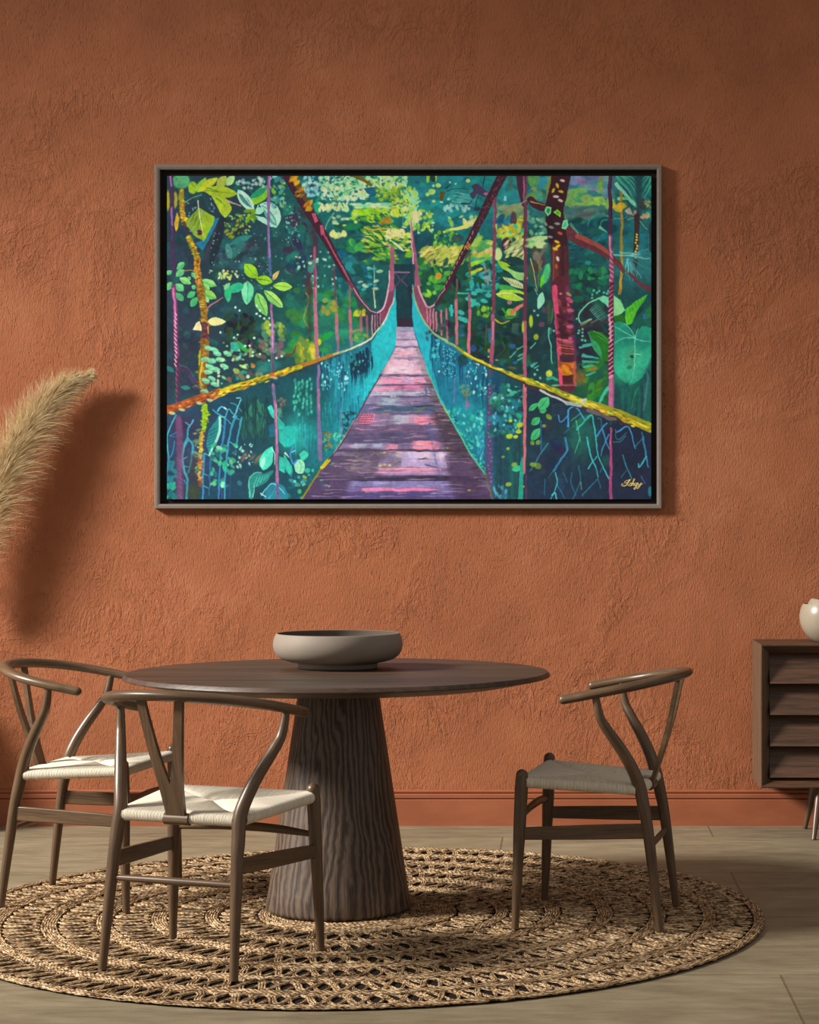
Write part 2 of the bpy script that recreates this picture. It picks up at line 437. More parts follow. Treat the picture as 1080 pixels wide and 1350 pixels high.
# ------------------------------------------------------------------ chairs
def build_chair(label):
    root = thing('wishbone_chair', label, 'chair', (0, 0, RUGZ), 0, 'dining chairs round the table')
    W = M['chair']
    wf0, yf0, wf1, yf1, zf = .2413, .2194, .2257, .2008, .4761
    for s in (-1, 1):
        mb = MB()
        P = lambda t: (s * (wf0 + (wf1 - wf0) * t), yf0 + (yf1 - yf0) * t, zf * t)
        mb.tube([P(0), P(.35), P(.68), P(.88), P(.965)], [.0115, .0155, .0192, .0200, .0185], 18, 6, caps=None)
        # domed top
        a = Vector(P(.965)); d = (Vector(P(1)) - a).normalized(); pts = []; rs = []
        for q in range(0, 91, 15):
            pts.append(a + d * (.0175 * math.sin(math.radians(q)))); rs.append(max(.0185 * math.cos(math.radians(q)), .0004))
        mb.tube(pts, rs, 18, 1, caps=None)
        mb.build('front_leg', W, root, sharp=60)
    rear = [(-.2134, 0), (-.178, .281), (-.163, .364), (-.149, .428), (-.127, .487), (-.096, .545), (-.060, .602), (-.040, .641), (-.028, .704)]
    rw = [.0122, .0170, .0188, .0195, .0185, .0172, .0155, .0138, .0112]
    for s in (-1, 1):
        pts = []
        for (y, z) in rear:
            if z <= .428: x = .203 + (.186 - .203) * z / .428
            else: x = .186 + .076 * (y + .149) / .121
            pts.append((s * x, y, z))
        mb = MB(); mb.tube(pts, rw, 18, 6, caps=None); mb.build('rear_leg', W, root, sharp=60)
    # steam bent top rail
    pts = []; rs = []
    zr = lambda y: .757 + (.690 - .757) * (y + .268) / (.343)
    for y in (.068, .035, 0): pts.append((-.2675 - .002 * 0, y, zr(y)))
    for a in range(10, 180, 10):
        t = math.radians(a); x = -.266 * math.cos(t); y = -.262 * math.sin(t) ** .92
        pts.append((x, y, zr(y)))
    for y in (0, .035, .068): pts.append((.2675, y, zr(y)))
    n = len(pts)
    for i in range(n):
        q = abs(i - (n - 1) / 2) / ((n - 1) / 2)       # 1 at tips, 0 at back
        w = .0142 + .0115 * max(0, 1 - (q / .92) ** 2.2); rs.append((w, .0142 + .0010 * (1 - q)))
    mb = MB(); mb.tube(pts, rs, 20, 4, frame_up=(0, .16, 1)); mb.build('top_rail', W, root, sharp=60)
    # Y splat
    def sy(z):
        t = (z - .42) / .325; return -.164 - .086 * t - .007 * math.sin(PI * t)
    zf_, zb, zt_ = .522, .420, .745
    left = []; right = []
    outl = []
    for i in range(9):
        z = zb + (zf_ - .012 - zb) * i / 8
        hw = .0285 + (.0365 - .0285) * (i / 8) ** 1.3
        outl.append((z, hw))
    v = []; f = []; uv = []; th = .0065
    mb = MB()
    def slab(L, Rr):
        """L,R lists of (x,z): left and right edge; solid of thickness 2*th"""
        n = len(L); v = []; uv = []; f = []
        for (xl, zl), (xr, z_r) in zip(L, Rr):
            for e in (-1, 1):
                for (x, z) in ((xl, zl), (xr, z_r)):
                    v.append((x, sy(z) + e * th, z)); uv.append((x, z))
        for i in range(n - 1):
            a = 4 * i; b = a + 4
            f += [(a, a + 1, b + 1, b), (a + 3, a + 2, b + 2, b + 3), (a + 2, a, b, b + 2), (a + 1, a + 3, b + 3, b + 1)]
        f += [(0, 2, 3, 1), (4 * n - 4, 4 * n - 3, 4 * n - 1, 4 * n - 2)]
        mb.add(v, f, uv)
    slab([(-h, z) for z, h in outl], [(h, z) for z, h in outl])
    for s in (-1, 1):
        L = []; Rr = []
        for i in range(13):
            t = i / 12; z = zf_ - .012 + (zt_ - zf_ + .012) * t
            ox = .0365 + (.0710 - .0365) * t ** .9
            ix = .0015 + (.0465 - .0015) * (t ** .78)
            if i == 0: ix = -.0
            L.append((s * ix, z + (.010 * (1 - t) if i else 0))); Rr.append((s * ox, z))
        slab(L, Rr) if s > 0 else slab(Rr, L)
    o = mb.build('splat', W, root, smooth=False)
    # exposed piece of the back rail that holds the splat
    mb = MB(); mb.tube([(-.038, -.159, .413), (0, -.159, .413), (.038, -.159, .413)], [(.0165, .0165)] * 3, 18, 3, caps=None)
    mb.build('splat_socket', W, root, sharp=60)
    # stretchers
    for s in (-1, 1):
        pf = Vector((s * .2322, .2085, .284)); pr = Vector((s * .1915, -.1785, .296))
        d = (pf - pr); sd = Vector((d.y, -d.x, 0)).normalized()
        v = []; uv = []; f = []; nn = 7
        for i in range(nn):
            t = i / (nn - 1); p = pr + d * t; hh = .0225 + .0012 * math.sin(PI * t) - .004 * t; w = .0075
            for a, b in ((-1, -1), (1, -1), (1, 1), (-1, 1)):
                v.append(p + sd * (a * w) + Vector((0, 0, b * hh))); uv.append((b * hh, t * .4))
        for i in range(nn - 1):
            for q in range(4): f.append((4 * i + q, 4 * i + (q + 1) % 4, 4 * i + 4 + (q + 1) % 4, 4 * i + 4 + q))
        f += [(3, 2, 1, 0), (4 * nn - 4, 4 * nn - 3, 4 * nn - 2, 4 * nn - 1)]
        mb = MB(); mb.add(v, f, uv); mb.build('side_stretcher', W, root, sharp=35, bevel=.003)
    mb = MB(); mb.tube([(-.228, .207, .330), (-.11, .207, .340), (0, .207, .343), (.11, .207, .340), (.228, .207, .330)], [(.008, .0085), (.0095, .0125), (.010, .0135), (.0095, .0125), (.008, .0085)], 16, 5, frame_up=(0, 0, 1))
    mb.build('front_stretcher', W, root, sharp=60)
    mb = MB(); mb.tube([(-.196, -.181, .247), (-.1, -.181, .247), (0, -.181, .247), (.1, -.181, .247), (.196, -.181, .247)], [.0078, .0095, .0102, .0095, .0078], 16, 5)
    mb.build('rear_stretcher', W, root, sharp=60)
    # woven cord seat: four panels, cords modelled
    FL, FR = Vector((-.2265, .2005, .438)), Vector((.2265, .2005, .438))
    RL, RR = Vector((-.186, -.152, .416)), Vector((.186, -.152, .416))
    C = Vector((0, .03, .4365)); rad = .0145; rad_f = .0145
    pitch = .0050; per = 6
    mb = MB()
    def panel(A, B, gaps=None, ins=(.014, .014)):
        d = B - A; Ln = d.length; du = d / Ln
        inw = Vector((-du.y, du.x, 0)).normalized()
        if (C - A).dot(inw) < 0: inw = -inw
        up = Vector((0, 0, 1))
        ca = (C - A); sC = ca.dot(du); wC = ca.dot(inw)
        ns = int(Ln / pitch) * per
        rows = []
        s0, s1 = ins[0], Ln - ins[1]
        for i in range(ns + 1):
            s_ = s0 + (s1 - s0) * i / ns
            gap = gaps and gaps[0] < s_ < gaps[1]
            P = A + du * s_
            q = s_ / sC if s_ < sC else (Ln - s_) / (Ln - sC)
            w = max(wC * q, .012)
            ztop = P.z + rad
            corner = A if s_ < sC else B
            zd = (corner.z + rad - .002) * (1 - q) + (C.z + 0.004) * q - .005 * math.sin(PI * q)
            cord = abs(math.sin(PI * (s_ / pitch))) ** .6 * .0021
            row = []
            for k in range(8):       # diagonal -> rail top
                t = k / 8
                e = t * t * (3 - 2 * t)
                z = zd * (1 - t) + ztop * t + .0035 * math.sin(PI * t)
                dr = -.004 if k == 0 else 0
                wi = w * (1 - t)
                if gap and wi < rad + .003: wi = rad + .003; z = P.z
                row.append((P + inw * wi + up * (z - P.z + cord + dr), (s_, t * w)))
            for a in range(90, -91, -20):
                r = rad + cord; an = math.radians(a)
                if gap: row.append((P + inw * (rad + .003) + up * (min(0, r * math.sin(an))), (s_, w + (90 - a) * .0003)))
                else: row.append((P - inw * (r * math.cos(an)) + up * (r * math.sin(an)), (s_, w + (90 - a) * .0003)))
            # underside back to the middle
            row.append((P + inw * (w * .6) + up * (-rad + .002), (s_, w + .08)))
            rows.append(row)
        for seg in split(rows):
            v = [p for r in seg for p, _ in r]; uv = [u for r in seg for _, u in r]; K = len(seg[0])
            f = [(i * K + k, i * K + k + 1, i * K + K + k + 1, i * K + K + k) for i in range(len(seg) - 1) for k in range(K - 1)]
            mb.add(v, f, uv)
    def split(rows):
        out = []; cur = []
        for r in rows:
            if r is None:
                if len(cur) > 1: out.append(cur)
                cur = []
            else: cur.append(r)
        if len(cur) > 1: out.append(cur)
        return out
    panel(FL, FR); panel(RR, RL, gaps=(.148, .224)); panel(RL, FL); panel(FR, RR)
    o = mb.build('seat', M['cord'], root, sharp=75)
    mb = MB()
    for A, B in ((FL, FR), (RL, FL), (FR, RR), (RR, RL)):
        mb.tube([A, (A + B) / 2, B], [.0105] * 3, 10, 2, caps=None)
    mb.build('seat_rail', W, root, sharp=60)
    return root
ch = build_chair('brown wishbone chair in front of the pedestal with its back turned to the viewer')
ch.location = (-.986, 5.6955, RUGZ); ch.rotation_euler = (0, 0, -math.radians(20.15))
copy_thing(ch, (-1.5345, 6.6449, RUGZ), -math.radians(99.0), 'brown wishbone chair at the far left whose arm meets the tabletop edge')
copy_thing(ch, (.1218, 6.3239, RUGZ), math.radians(79.8), 'dark brown wishbone chair on the right, standing alone between table and sideboard')

# ------------------------------------------------------------------ sideboard
def build_sideboard():
    x0, x1, yb, yf, zb, zt = .7776, 2.28, WALL - .021, 7.945, .199, .759
    root = thing('sideboard', 'low walnut sideboard with louvred drawer fronts and splayed legs at the right edge', 'sideboard', (x0, yf, 0))
    X = x1 - x0; Y = yb - yf
    b = .036                     # width of bevelled frame
    # body: shell with an inward bevelled front frame
    def ring(i, y): return [(i, y, zb + i), (X - i, y, zb + i), (X - i, y, zt - i), (i, y, zt - i)]
    v = ring(0, Y) + ring(0, 0) + ring(.004, -.0015) + ring(.009, 0) + ring(b, .034) + ring(b, .075)
    f = []
    for r in range(5):
        for k in range(4):
            a = r * 4 + k; c = r * 4 + (k + 1) % 4
            f.append((a, c, c + 4, a + 4))
    f += [(0, 3, 2, 1), (20, 21, 22, 23)]
    # uprights of the frame carry vertical grain
    o = mesh_obj('body', v, f, M['cab'], root, smooth=False)
    o.data.materials.append(M['cabv'])
    for p in o.data.polygons:
        if abs(p.normal.x) > .35 and abs(p.normal.z) < .2 and len(p.vertices) == 4: p.material_index = 1
    iw = (X - 2 * b - .03) / 2; zi0, zi1 = zb + b, zt - b
    mb = MB(); mb.box((X / 2, .05, (zi0 + zi1) / 2), (.03, .05, zi1 - zi0)); mb.build('divider', M['cabv'], root, smooth=False)
    h = (zi1 - zi0) / 4
    for c in range(2):
        xa = b + c * (iw + .03) + .002; xb = xa + iw - .004
        for r in range(4):
            z1 = zi1 - r * h - .0015; z0_ = z1 - h + .0035
            mb = MB()
            prof = [(.058, z1), (.012, z0_ + .006), (.010, z0_ + .002), (.013, z0_), (.034, z0_), (.074, z0_ + .02), (.074, z1)]
            n = len(prof); v = [(xa, y, z) for y, z in prof] + [(xb, y, z) for y, z in prof]
            f = [(i, n + i, n + (i + 1) % n, (i + 1) % n) for i in range(n)] + [tuple(range(n)), tuple(range(2 * n - 1, n - 1, -1))]
            mb.add(v, f, [(p[0], p[2]) for p in v]); mb.build('drawer_front', M['cab'], root, smooth=False)
    for sx in (0, 1):
        for sy in (0, 1):
            xt = .238 if sx == 0 else X - .238; xf = .2045 if sx == 0 else X - .2045
            yt, yfo = (.055, -.018) if sy == 0 else (Y - .13, Y - .08)
            mb = MB(); mb.tube([(xt, yt, zb + .002), ((xt + xf) / 2, (yt + yfo) / 2, zb / 2), (xf, yfo, 0)], [.0165, .0135, .0095], 16, 4, caps=None)
            mb.build('leg', M['chair'], root, sharp=60)
build_sideboard()
# round vessels on the sideboard
def bowl(name, label, loc, r, cut, tilt=(0, 0, 0), wall=.006, foot=.45):
    root = thing(name, label, 'bowl', loc); root.rotation_euler = tilt
    a0 = -math.acos(min(1, foot)); a1 = math.asin(cut); prof = [(1e-7, -r * math.sin(-a0))]
    for i in range(25):
        a = a0 + (a1 - a0) * i / 24; prof.append((r * math.cos(a), r * math.sin(a)))
    ri = r - wall
    inn = []
    for i in range(25):
        a = a1 + (a0 - a1) * i / 24; inn.append((ri * math.cos(a), r * math.sin(a) if i == 0 else ri * math.sin(a)))
    mb = MB(); mb.lathe(prof, 64, caps=False); mb.build('body', M['cream'], root, sharp=50)
    mb = MB(); mb.lathe([prof[-1]] + inn + [(1e-7, inn[-1][1])], 64, caps=False); o = mb.build('inside', M['bowlin'], root, sharp=50)
    o['label'] = 'dark glazed inside'
    return root
rb_ = .110
bowl('round_bowl', 'larger round glossy cream bowl standing on the sideboard', (1.058, 8.10, .759 + rb_ * math.sin(math.acos(.42))), rb_, .47, foot=.42)
bowl('tilted_bowl', 'smaller cream bowl tilted inside the larger round bowl', (1.054, 8.10, .878), .080, .42, (math.radians(-4), math.radians(17), 0))

# ------------------------------------------------------------------ pampas grass
def pampas(label, axis, rad0, nstr, seed, stalk, squash=.5):
    rng = np.random.default_rng(seed)
    root = thing('pampas_grass', label, 'dried grass', stalk[0], 0, 'pampas stalks in the floor vase')
    o0 = Vector(stalk[0])
    mb = MB(); mb.tube([Vector(p) - o0 for p in stalk], [.005] * (len(stalk) - 1) + [.002], 8, 6); mb.build('stem', M['stem'], root, sharp=60)
    P, _ = spline(axis, [1] * len(axis), 24)
    P = np.array([tuple(p - o0) for p in P]); T = np.gradient(P, axis=0); T /= np.linalg.norm(T, axis=1)[:, None]
    n = len(P)
    V = []; Fc = []; c = 0
    for i in range(nstr):
        t = rng.random() ** .9; k = min(int(t * (n - 1)), n - 2); p = P[k] + (P[k + 1] - P[k]) * rng.random(); tg = T[k]
        ra = rng.normal(size=3); ra -= tg * ra.dot(tg); ra /= np.linalg.norm(ra) + 1e-9
        env = rad0 * (.35 + .65 * math.sin(PI * min(1, .12 + t * .95)) ** .7) * (1 - .42 * t ** 2.5)
        ln = env * rng.uniform(.9, 1.5) * (1.9 - .3 * t)
        ang = math.radians(rng.uniform(14, 56) * (1 - .35 * t))
        d = tg * math.cos(ang) + ra * math.sin(ang); d[1] *= squash
        pts = []; q = p + ra * rng.random() * .012 * np.array([1, squash, 1]); w = rng.uniform(.0007, .0015)
        seg = 5
        for j in range(seg + 1):
            pts.append(q.copy())
            d = d + np.array([.02, 0, -.09 - .12 * rng.random()]) * (j + 1) / seg * .9 + rng.normal(size=3) * .10 * np.array([1, squash, 1])
            d /= np.linalg.norm(d); q = q + d * (ln / seg)
        lim = WALL - .012 - o0[1]
        for q in pts: q[1] = min(q[1], lim)
        side = np.cross(d, rng.normal(size=3)); side /= np.linalg.norm(side) + 1e-9
        s2 = np.cross(d, side)
        for j, q in enumerate(pts):
            ww = w * (1 - .8 * j / seg)
            V += [q + side * ww, q - side * ww * .5 + s2 * ww * .87, q - side * ww * .5 - s2 * ww * .87]
        for j in range(seg):
            for a in range(3): Fc.append((c + 3 * j + a, c + 3 * j + (a + 1) % 3, c + 3 * j + 3 + (a + 1) % 3, c + 3 * j + 3 + a))
        c += 3 * (seg + 1)
    mesh_obj('plume', V, Fc, M['plume'], root, smooth=True)
    return root
def W(px, py, d): return ((px - VX) * d / F, d, H - (py - VY) * d / F)
VB = (-2.66, 8.10)
ptl = [W(-64, 795, 8.165), W(-28, 704, 8.18), W(2, 632, 8.19), W(38, 567, 8.205), W(78, 518, 8.22), W(118, 495, 8.225)]
pampas('fluffy beige pampas plume arching over the wall at the left edge', ptl, .088, 6500, 5,
       [(VB[0] - .02, VB[1], .30), (VB[0] + .028, VB[1] + .01, .65), (VB[0] + .09, VB[1] + .035, .78), ptl[0], ptl[2], ptl[4]])
mb = MB()
vs = thing('floor_vase', 'charcoal clay floor vase holding the pampas stalks', 'vase', (VB[0], VB[1], 0))
mb.lathe([(1e-7, 0), (.10, 0), (.115, .01), (.16, .12), (.185, .26), (.175, .40), (.12, .52), (.07, .58), (.065, .63), (.075, .66), (.068, .66), (.058, .63), (.062, .58), (.11, .50), (.16, .38), (.165, .26), (.14, .12), (1e-7, .03)], 64)
mb.build('body', M['vase'], vs, sharp=60)
# ------------------------------------------------------------------ the painting's picture
class Art:
    """brush strokes laid into a fine grid of colours; units are centimetre-like canvas units, 640 x 427"""
    X0, Y0, WD, HT, S = 219.0, 231.0, 640.0, 427.0, 1.7
    def __init__(s):
        s.nx, s.ny = int(s.WD * s.S), int(s.HT * s.S)
        s.a = np.zeros((s.ny, s.nx, 3), dtype=np.float32)
        s.rng = np.random.default_rng(11); s.ox = s.oy = 0.; s.k = 1.
    def tile(s, x, y, k=6.75): s.ox, s.oy, s.k = x, y, k
    def cv(s, x, y): return ((s.ox + x / s.k - s.X0) * s.S, (s.oy + y / s.k - s.Y0) * s.S)
    def win(s, x0, y0, x1, y1):
        a, b = max(0, int(x0) - 2), max(0, int(y0) - 2); c, d = min(s.nx, int(x1) + 3), min(s.ny, int(y1) + 3)
        if a >= c or b >= d: return None
        gx, gy = np.meshgrid(np.arange(a, c) + .5, np.arange(b, d) + .5)
        return a, b, c, d, gx, gy
    def put(s, w, al, col):
        a, b, c, d = w[:4]; al = np.clip(al, 0, 1)[..., None]
        reg = s.a[b:d, a:c]; reg *= (1 - al); reg += al * np.array(col, dtype=np.float32)
    def blob(s, x, y, rx, ry, col, al=1., rot=0., soft=.15):
        cx, cy = s.cv(x, y); q = s.S / s.k; rx = rx * q; ry = ry * q; m = max(rx, ry) * (1 + soft) + 2
        w = s.win(cx - m, cy - m, cx + m, cy + m)
        if w is None: return
        dx, dy = w[4] - cx, w[5] - cy; c, n = math.cos(math.radians(rot)), math.sin(math.radians(rot))
        u, v = (dx * c + dy * n) / rx, (-dx * n + dy * c) / ry
        r = np.sqrt(u * u + v * v); sf = max(soft, 1.2 / min(rx, ry))
        t = np.clip((1 + sf - r) / (2 * sf), 0, 1); s.put(w, al * t * t * (3 - 2 * t), col)
    def line(s, pts, w0, w1, col, al=1., soft=.6, smooth=True):
        if smooth and len(pts) > 2:
            P, _ = spline([(x, y, 0) for x, y in pts], [1] * len(pts), 7); P = [(p.x, p.y) for p in P]
        else: P = pts
        P = [s.cv(*p) for p in P]; q = s.S / s.k; w0 *= q / 2; w1 *= q / 2
        m = max(w0, w1) + soft * 2 + 2; xs = [p[0] for p in P]; ys = [p[1] for p in P]
        w = s.win(min(xs) - m, min(ys) - m, max(xs) + m, max(ys) + m)
        if w is None: return
        best = np.zeros(w[4].shape, dtype=np.float32); n = len(P) - 1
        for i in range(n):
            (ax, ay), (bx, by) = P[i], P[i + 1]; ex, ey = bx - ax, by - ay; L = ex * ex + ey * ey + 1e-9
            t = np.clip(((w[4] - ax) * ex + (w[5] - ay) * ey) / L, 0, 1)
            d = np.hypot(w[4] - ax - t * ex, w[5] - ay - t * ey); hw = w0 + (w1 - w0) * (i + t) / n
            best = np.maximum(best, np.clip((hw + soft - d) / (2 * soft) , 0, 1) * np.clip(hw / .5, 0, 1))
        s.put(w, best * al, col)
    def poly(s, pts, col, al=1., smooth=False, soft=0):
        if smooth:
            P, _ = spline([(x, y, 0) for x, y in list(pts) + [pts[0]]], [1] * (len(pts) + 1), 6); pts = [(p.x, p.y) for p in P]
        P = [s.cv(*p) for p in pts]; xs = [p[0] for p in P]; ys = [p[1] for p in P]
        w = s.win(min(xs), min(ys), max(xs), max(ys))
        if w is None: return
        acc = np.zeros(w[4].shape, dtype=np.float32)
        for ox in (-.25, .25):
            for oy in (-.25, .25):
                ins = np.zeros(acc.shape, dtype=bool); X, Y = w[4] + ox, w[5] + oy
                for i in range(len(P)):
                    (ax, ay), (bx, by) = P[i], P[(i + 1) % len(P)]
                    if ay == by: continue
                    c = ((ay > Y) != (by > Y)) & (X < (bx - ax) * (Y - ay) / (by - ay) + ax); ins ^= c
                acc += ins * .25
        s.put(w, acc * al, col)
    def leaf(s, x0, y0, x1, y1, wd, col, vein=None, fat=.5, col2=None, al=1.):
        dx, dy = x1 - x0, y1 - y0; L = math.hypot(dx, dy); nx, ny = -dy / L, dx / L; A = []; B = []
        for i in range(11):
            t = i / 10; h = wd / 2 * math.sin(PI * t ** (math.log(.5) / math.log(fat))) ** .8
            A.append((x0 + dx * t + nx * h, y0 + dy * t + ny * h)); B.append((x0 + dx * t - nx * h, y0 + dy * t - ny * h))
        s.poly(A + B[::-1], col, al)
        if col2: s.poly(A + [(x0 + dx * t / 10, y0 + dy * t / 10) for t in range(10, -1, -1)], col2, al)
        if vein: s.line([(x0 + dx * .05, y0 + dy * .05), (x0 + dx * .9, y0 + dy * .9)], 8, 4, vein, .8)
    def dabs(s, box, n, cols, size, asp=(1, 2.2), rot=(0, 180), al=(.7, 1), dens=None):
        x0, y0, x1, y1 = box; r = s.rng
        for _ in range(n):
            x, y = r.uniform(x0, x1), r.uniform(y0, y1)
            if dens and not dens(x, y): continue
            c = np.array(cols[r.integers(len(cols))]) + r.normal(0, 7, 3); z = r.uniform(*size); a = r.uniform(*asp)
            s.blob(x, y, z * a, z, np.clip(c, 0, 255), r.uniform(*al), r.uniform(*rot), .25)

    # brushwork over the whole: sideways drag inside an outline, and hand-made edges
    def drag(s, pts):
        P = [s.cv(*p) for p in pts]; m = Art.__new__(Art); m.__dict__.update(s.__dict__); m.a = np.zeros_like(s.a)
        m.poly(pts, (1, 1, 1)); k = m.a[..., :1]
        acc = np.zeros_like(s.a); wt = np.zeros_like(k)
        for d in range(-9, 10):
            acc += np.roll(s.a * k, d, 1); wt += np.roll(k, d, 1)
        bl = acc / np.maximum(wt, 1e-3); r = s.field(5, 1.6)[..., None]
        f = np.clip(.62 + .38 * r, 0, 1) * k
        s.a = s.a * (1 - f) + bl * f
    def field(s, cell, ratio=1.):
        h, w = int(s.ny / cell) + 3, int(s.nx / (cell * ratio * 3 if ratio > 1.2 else cell)) + 3
        g = s.rng.normal(0, 1, (h, w)).astype(np.float32)
        y = np.linspace(0, h - 2.001, s.ny); x = np.linspace(0, w - 2.001, s.nx); yi, xi = y.astype(int), x.astype(int)
        fy, fx = (y - yi)[:, None], (x - xi)[None, :]; fy = fy * fy * (3 - 2 * fy); fx = fx * fx * (3 - 2 * fx)
        A_, B_ = g[yi][:, xi], g[yi][:, xi + 1]; C_, D_ = g[yi + 1][:, xi], g[yi + 1][:, xi + 1]
        return (A_ * (1 - fx) + B_ * fx) * (1 - fy) + (C_ * (1 - fx) + D_ * fx) * fy
    def handmade(s):
        dx = s.field(16) * .7 + s.field(5) * .28; dy = s.field(16) * .7 + s.field(5) * .28
        Y, X = np.mgrid[0:s.ny, 0:s.nx]; X = np.clip(X + dx, 0, s.nx - 1.01); Y = np.clip(Y + dy, 0, s.ny - 1.01)
        xi, yi = X.astype(int), Y.astype(int); fx, fy = (X - xi)[..., None], (Y - yi)[..., None]
        a = s.a; a = (a[yi, xi] * (1 - fx) + a[yi, xi + 1] * fx) * (1 - fy) + (a[yi + 1, xi] * (1 - fx) + a[yi + 1, xi + 1] * fx) * fy
        g = 1 + .03 * s.field(3)[..., None] + .04 * s.field(7)[..., None] + .04 * s.field(30)[..., None]
        l = a.mean(-1, keepdims=True); a = l + (a - l) * .93
        s.a = np.clip(a * g, 0, 255).astype(np.float32)

def paint_picture():
    A = Art(); rng = A.rng
    # ---------- ground washes, photo-wide units
    A.tile(0, 0, 1)
    A.a[:] = (20, 68, 74)
    W = A.blob
    for x, y, rx, ry, c, al in [
        (290, 330, 120, 130, (26, 58, 72), .9), (240, 400, 50, 140, (34, 48, 70), .7), (330, 335, 45, 30, (48, 44, 64), .8), (300, 300, 30, 60, (24, 50, 62), .7),
        (400, 320, 60, 70, (22, 66, 76), .8), (380, 400, 70, 60, (18, 74, 74), .8), (440, 430, 50, 50, (20, 110, 85), .8), (400, 455, 60, 30, (22, 110, 100), .6),
        (480, 270, 90, 60, (14, 112, 112), .95), (500, 340, 60, 40, (16, 96, 90), .9), (480, 380, 30, 30, (12, 82, 90), .9),
        (590, 270, 75, 55, (20, 132, 138), .95), (570, 300, 50, 40, (14, 110, 118), .8), (555, 330, 26, 34, (14, 62, 84), .85), (640, 250, 40, 30, (24, 150, 150), .7), (680, 250, 25, 25, (36, 160, 165), .7),
        (600, 370, 60, 40, (18, 82, 62), .8), (620, 430, 70, 50, (18, 62, 56), .9), (680, 450, 50, 50, (22, 52, 56), .9), (640, 400, 40, 25, (14, 88, 84), .6),
        (710, 260, 30, 30, (30, 120, 140), .8), (790, 255, 60, 40, (70, 120, 150), .9), (775, 280, 50, 25, (56, 130, 112), .9), (790, 330, 50, 40, (14, 94, 104), .9), (790, 380, 60, 50, (16, 72, 70), .9),
        (840, 300, 30, 60, (16, 104, 116), .8), (850, 260, 20, 40, (24, 96, 100), .8), (835, 350, 30, 30, (50, 140, 146), .8), (780, 440, 60, 50, (26, 46, 60), .9), (780, 500, 40, 30, (26, 92, 52), .8),
        (835, 520, 40, 50, (18, 84, 78), .9), (300, 480, 80, 40, (22, 58, 66), .8), (250, 470, 40, 50, (38, 46, 66), .9), (330, 460, 30, 20, (26, 44, 48), .8), (830, 400, 30, 40, (20, 76, 82), .7)]:
        W(x, y, rx, ry, c, al, 0, .9)
    bgc = [(16, 84, 84), (14, 60, 68), (24, 104, 98), (20, 50, 62), (30, 72, 70), (18, 96, 86)]
    A.dabs((219, 231, 859, 560), 900, bgc, (2, 5), (1, 3), (0, 180), (.25, .5))
    A.dabs((380, 380, 480, 470), 90, [(24, 140, 100), (30, 150, 60), (18, 110, 100), (40, 120, 50)], (3, 7), (1, 2.4), (-40, 40), (.4, .8))
    A.dabs((575, 330, 700, 500), 160, [(22, 90, 50), (16, 70, 60), (20, 110, 100), (14, 44, 48)], (2, 5), (1, 2.4), (0, 180), (.4, .8))
    # ---------- top left foliage
    A.tile(215, 225)
    A.dabs((500, 480, 820, 860), 60, [(30, 90, 95), (54, 48, 72), (24, 40, 52), (40, 110, 105)], (14, 40), (1, 2.6), (-50, 20), (.3, .7))
    A.poly([(500, 400), (560, 420), (520, 620), (430, 860), (400, 800), (440, 600)], (22, 34, 48), .8)
    A.line([(470, 500), (420, 640), (370, 780)], 14, 8, (84, 40, 66), .7)
    A.poly([(455, 420), (497, 415), (460, 500), (350, 705), (275, 645), (370, 600)], (16, 112, 150))
    A.leaf(560, 660, 790, 570, 60, (34, 120, 118), None, .6); A.leaf(560, 790, 720, 620, 80, (38, 104, 108))
    A.leaf(600, 790, 560, 640, 60, (60, 130, 128), None)
    A.blob(40, 260, 18, 90, (165, 160, 34)); A.blob(100, 255, 20, 75, (150, 150, 34)); A.poly([(120, 360), (140, 420), (125, 510), (105, 540), (95, 470)], (200, 160, 30))
    A.blob(155, 90, 75, 66, (72, 160, 108)); A.blob(170, 60, 55, 30, (84, 172, 118), .6)
    A.blob(260, 145, 45, 56, (136, 176, 30)); A.leaf(300, 190, 380, 55, 70, (128, 178, 40)); A.leaf(310, 180, 475, 58, 74, (172, 184, 34))
    A.leaf(470, 150, 560, 40, 90, (148, 166, 60)); A.leaf(560, 130, 630, 40, 70, (156, 206, 130))
    A.leaf(355, 170, 660, 205, 112, (152, 182, 32), (70, 110, 30)); A.poly([(428, 225), (560, 250), (603, 320), (590, 360), (546, 414), (490, 340)], (156, 186, 34), 1, True)
    A.line([(470, 240), (520, 285), (540, 305)], 14, 8, (70, 120, 30), .8); A.line([(380, 150), (440, 165), (480, 178)], 12, 6, (60, 110, 20), .8); A.line([(250, 110), (285, 150)], 12, 4, (60, 110, 30), .7)
    A.poly([(310, 322), (452, 408), (446, 462), (356, 624), (265, 572), (192, 455), (215, 425)], (126, 162, 36)); A.poly([(312, 322), (452, 408), (446, 462), (356, 624), (340, 540)], (140, 178, 28))
    for x in (230, 260, 290): A.line([(x + 40, 390 + (x - 230) * .5), (x + 10, 470 + (x - 230) * .6)], 16, 4, (74, 112, 34), .8)
    A.blob(316, 546, 30, 24, (74, 30, 26)); A.line([(308, 262), (312, 330), (326, 430), (346, 560)], 9, 5, (232, 232, 180))
    A.line([(180, 285), (240, 245), (340, 212)], 9, 5, (96, 168, 130)); A.line([(560, 262), (620, 280), (690, 310)], 16, 8, (180, 150, 140)); A.line([(620, 105), (700, 125), (790, 190)], 8, 5, (90, 110, 90), .8)
    A.leaf(770, 300, 955, 125, 112, (122, 192, 32)); A.leaf(775, 240, 930, 140, 60, (20, 146, 104)); A.leaf(765, 235, 880, 165, 40, (22, 150, 110))
    A.leaf(655, 165, 810, 365, 100, (166, 226, 196)); A.leaf(670, 200, 790, 330, 48, (64, 128, 128)); A.line([(690, 190), (790, 320)], 10, 5, (190, 240, 214))
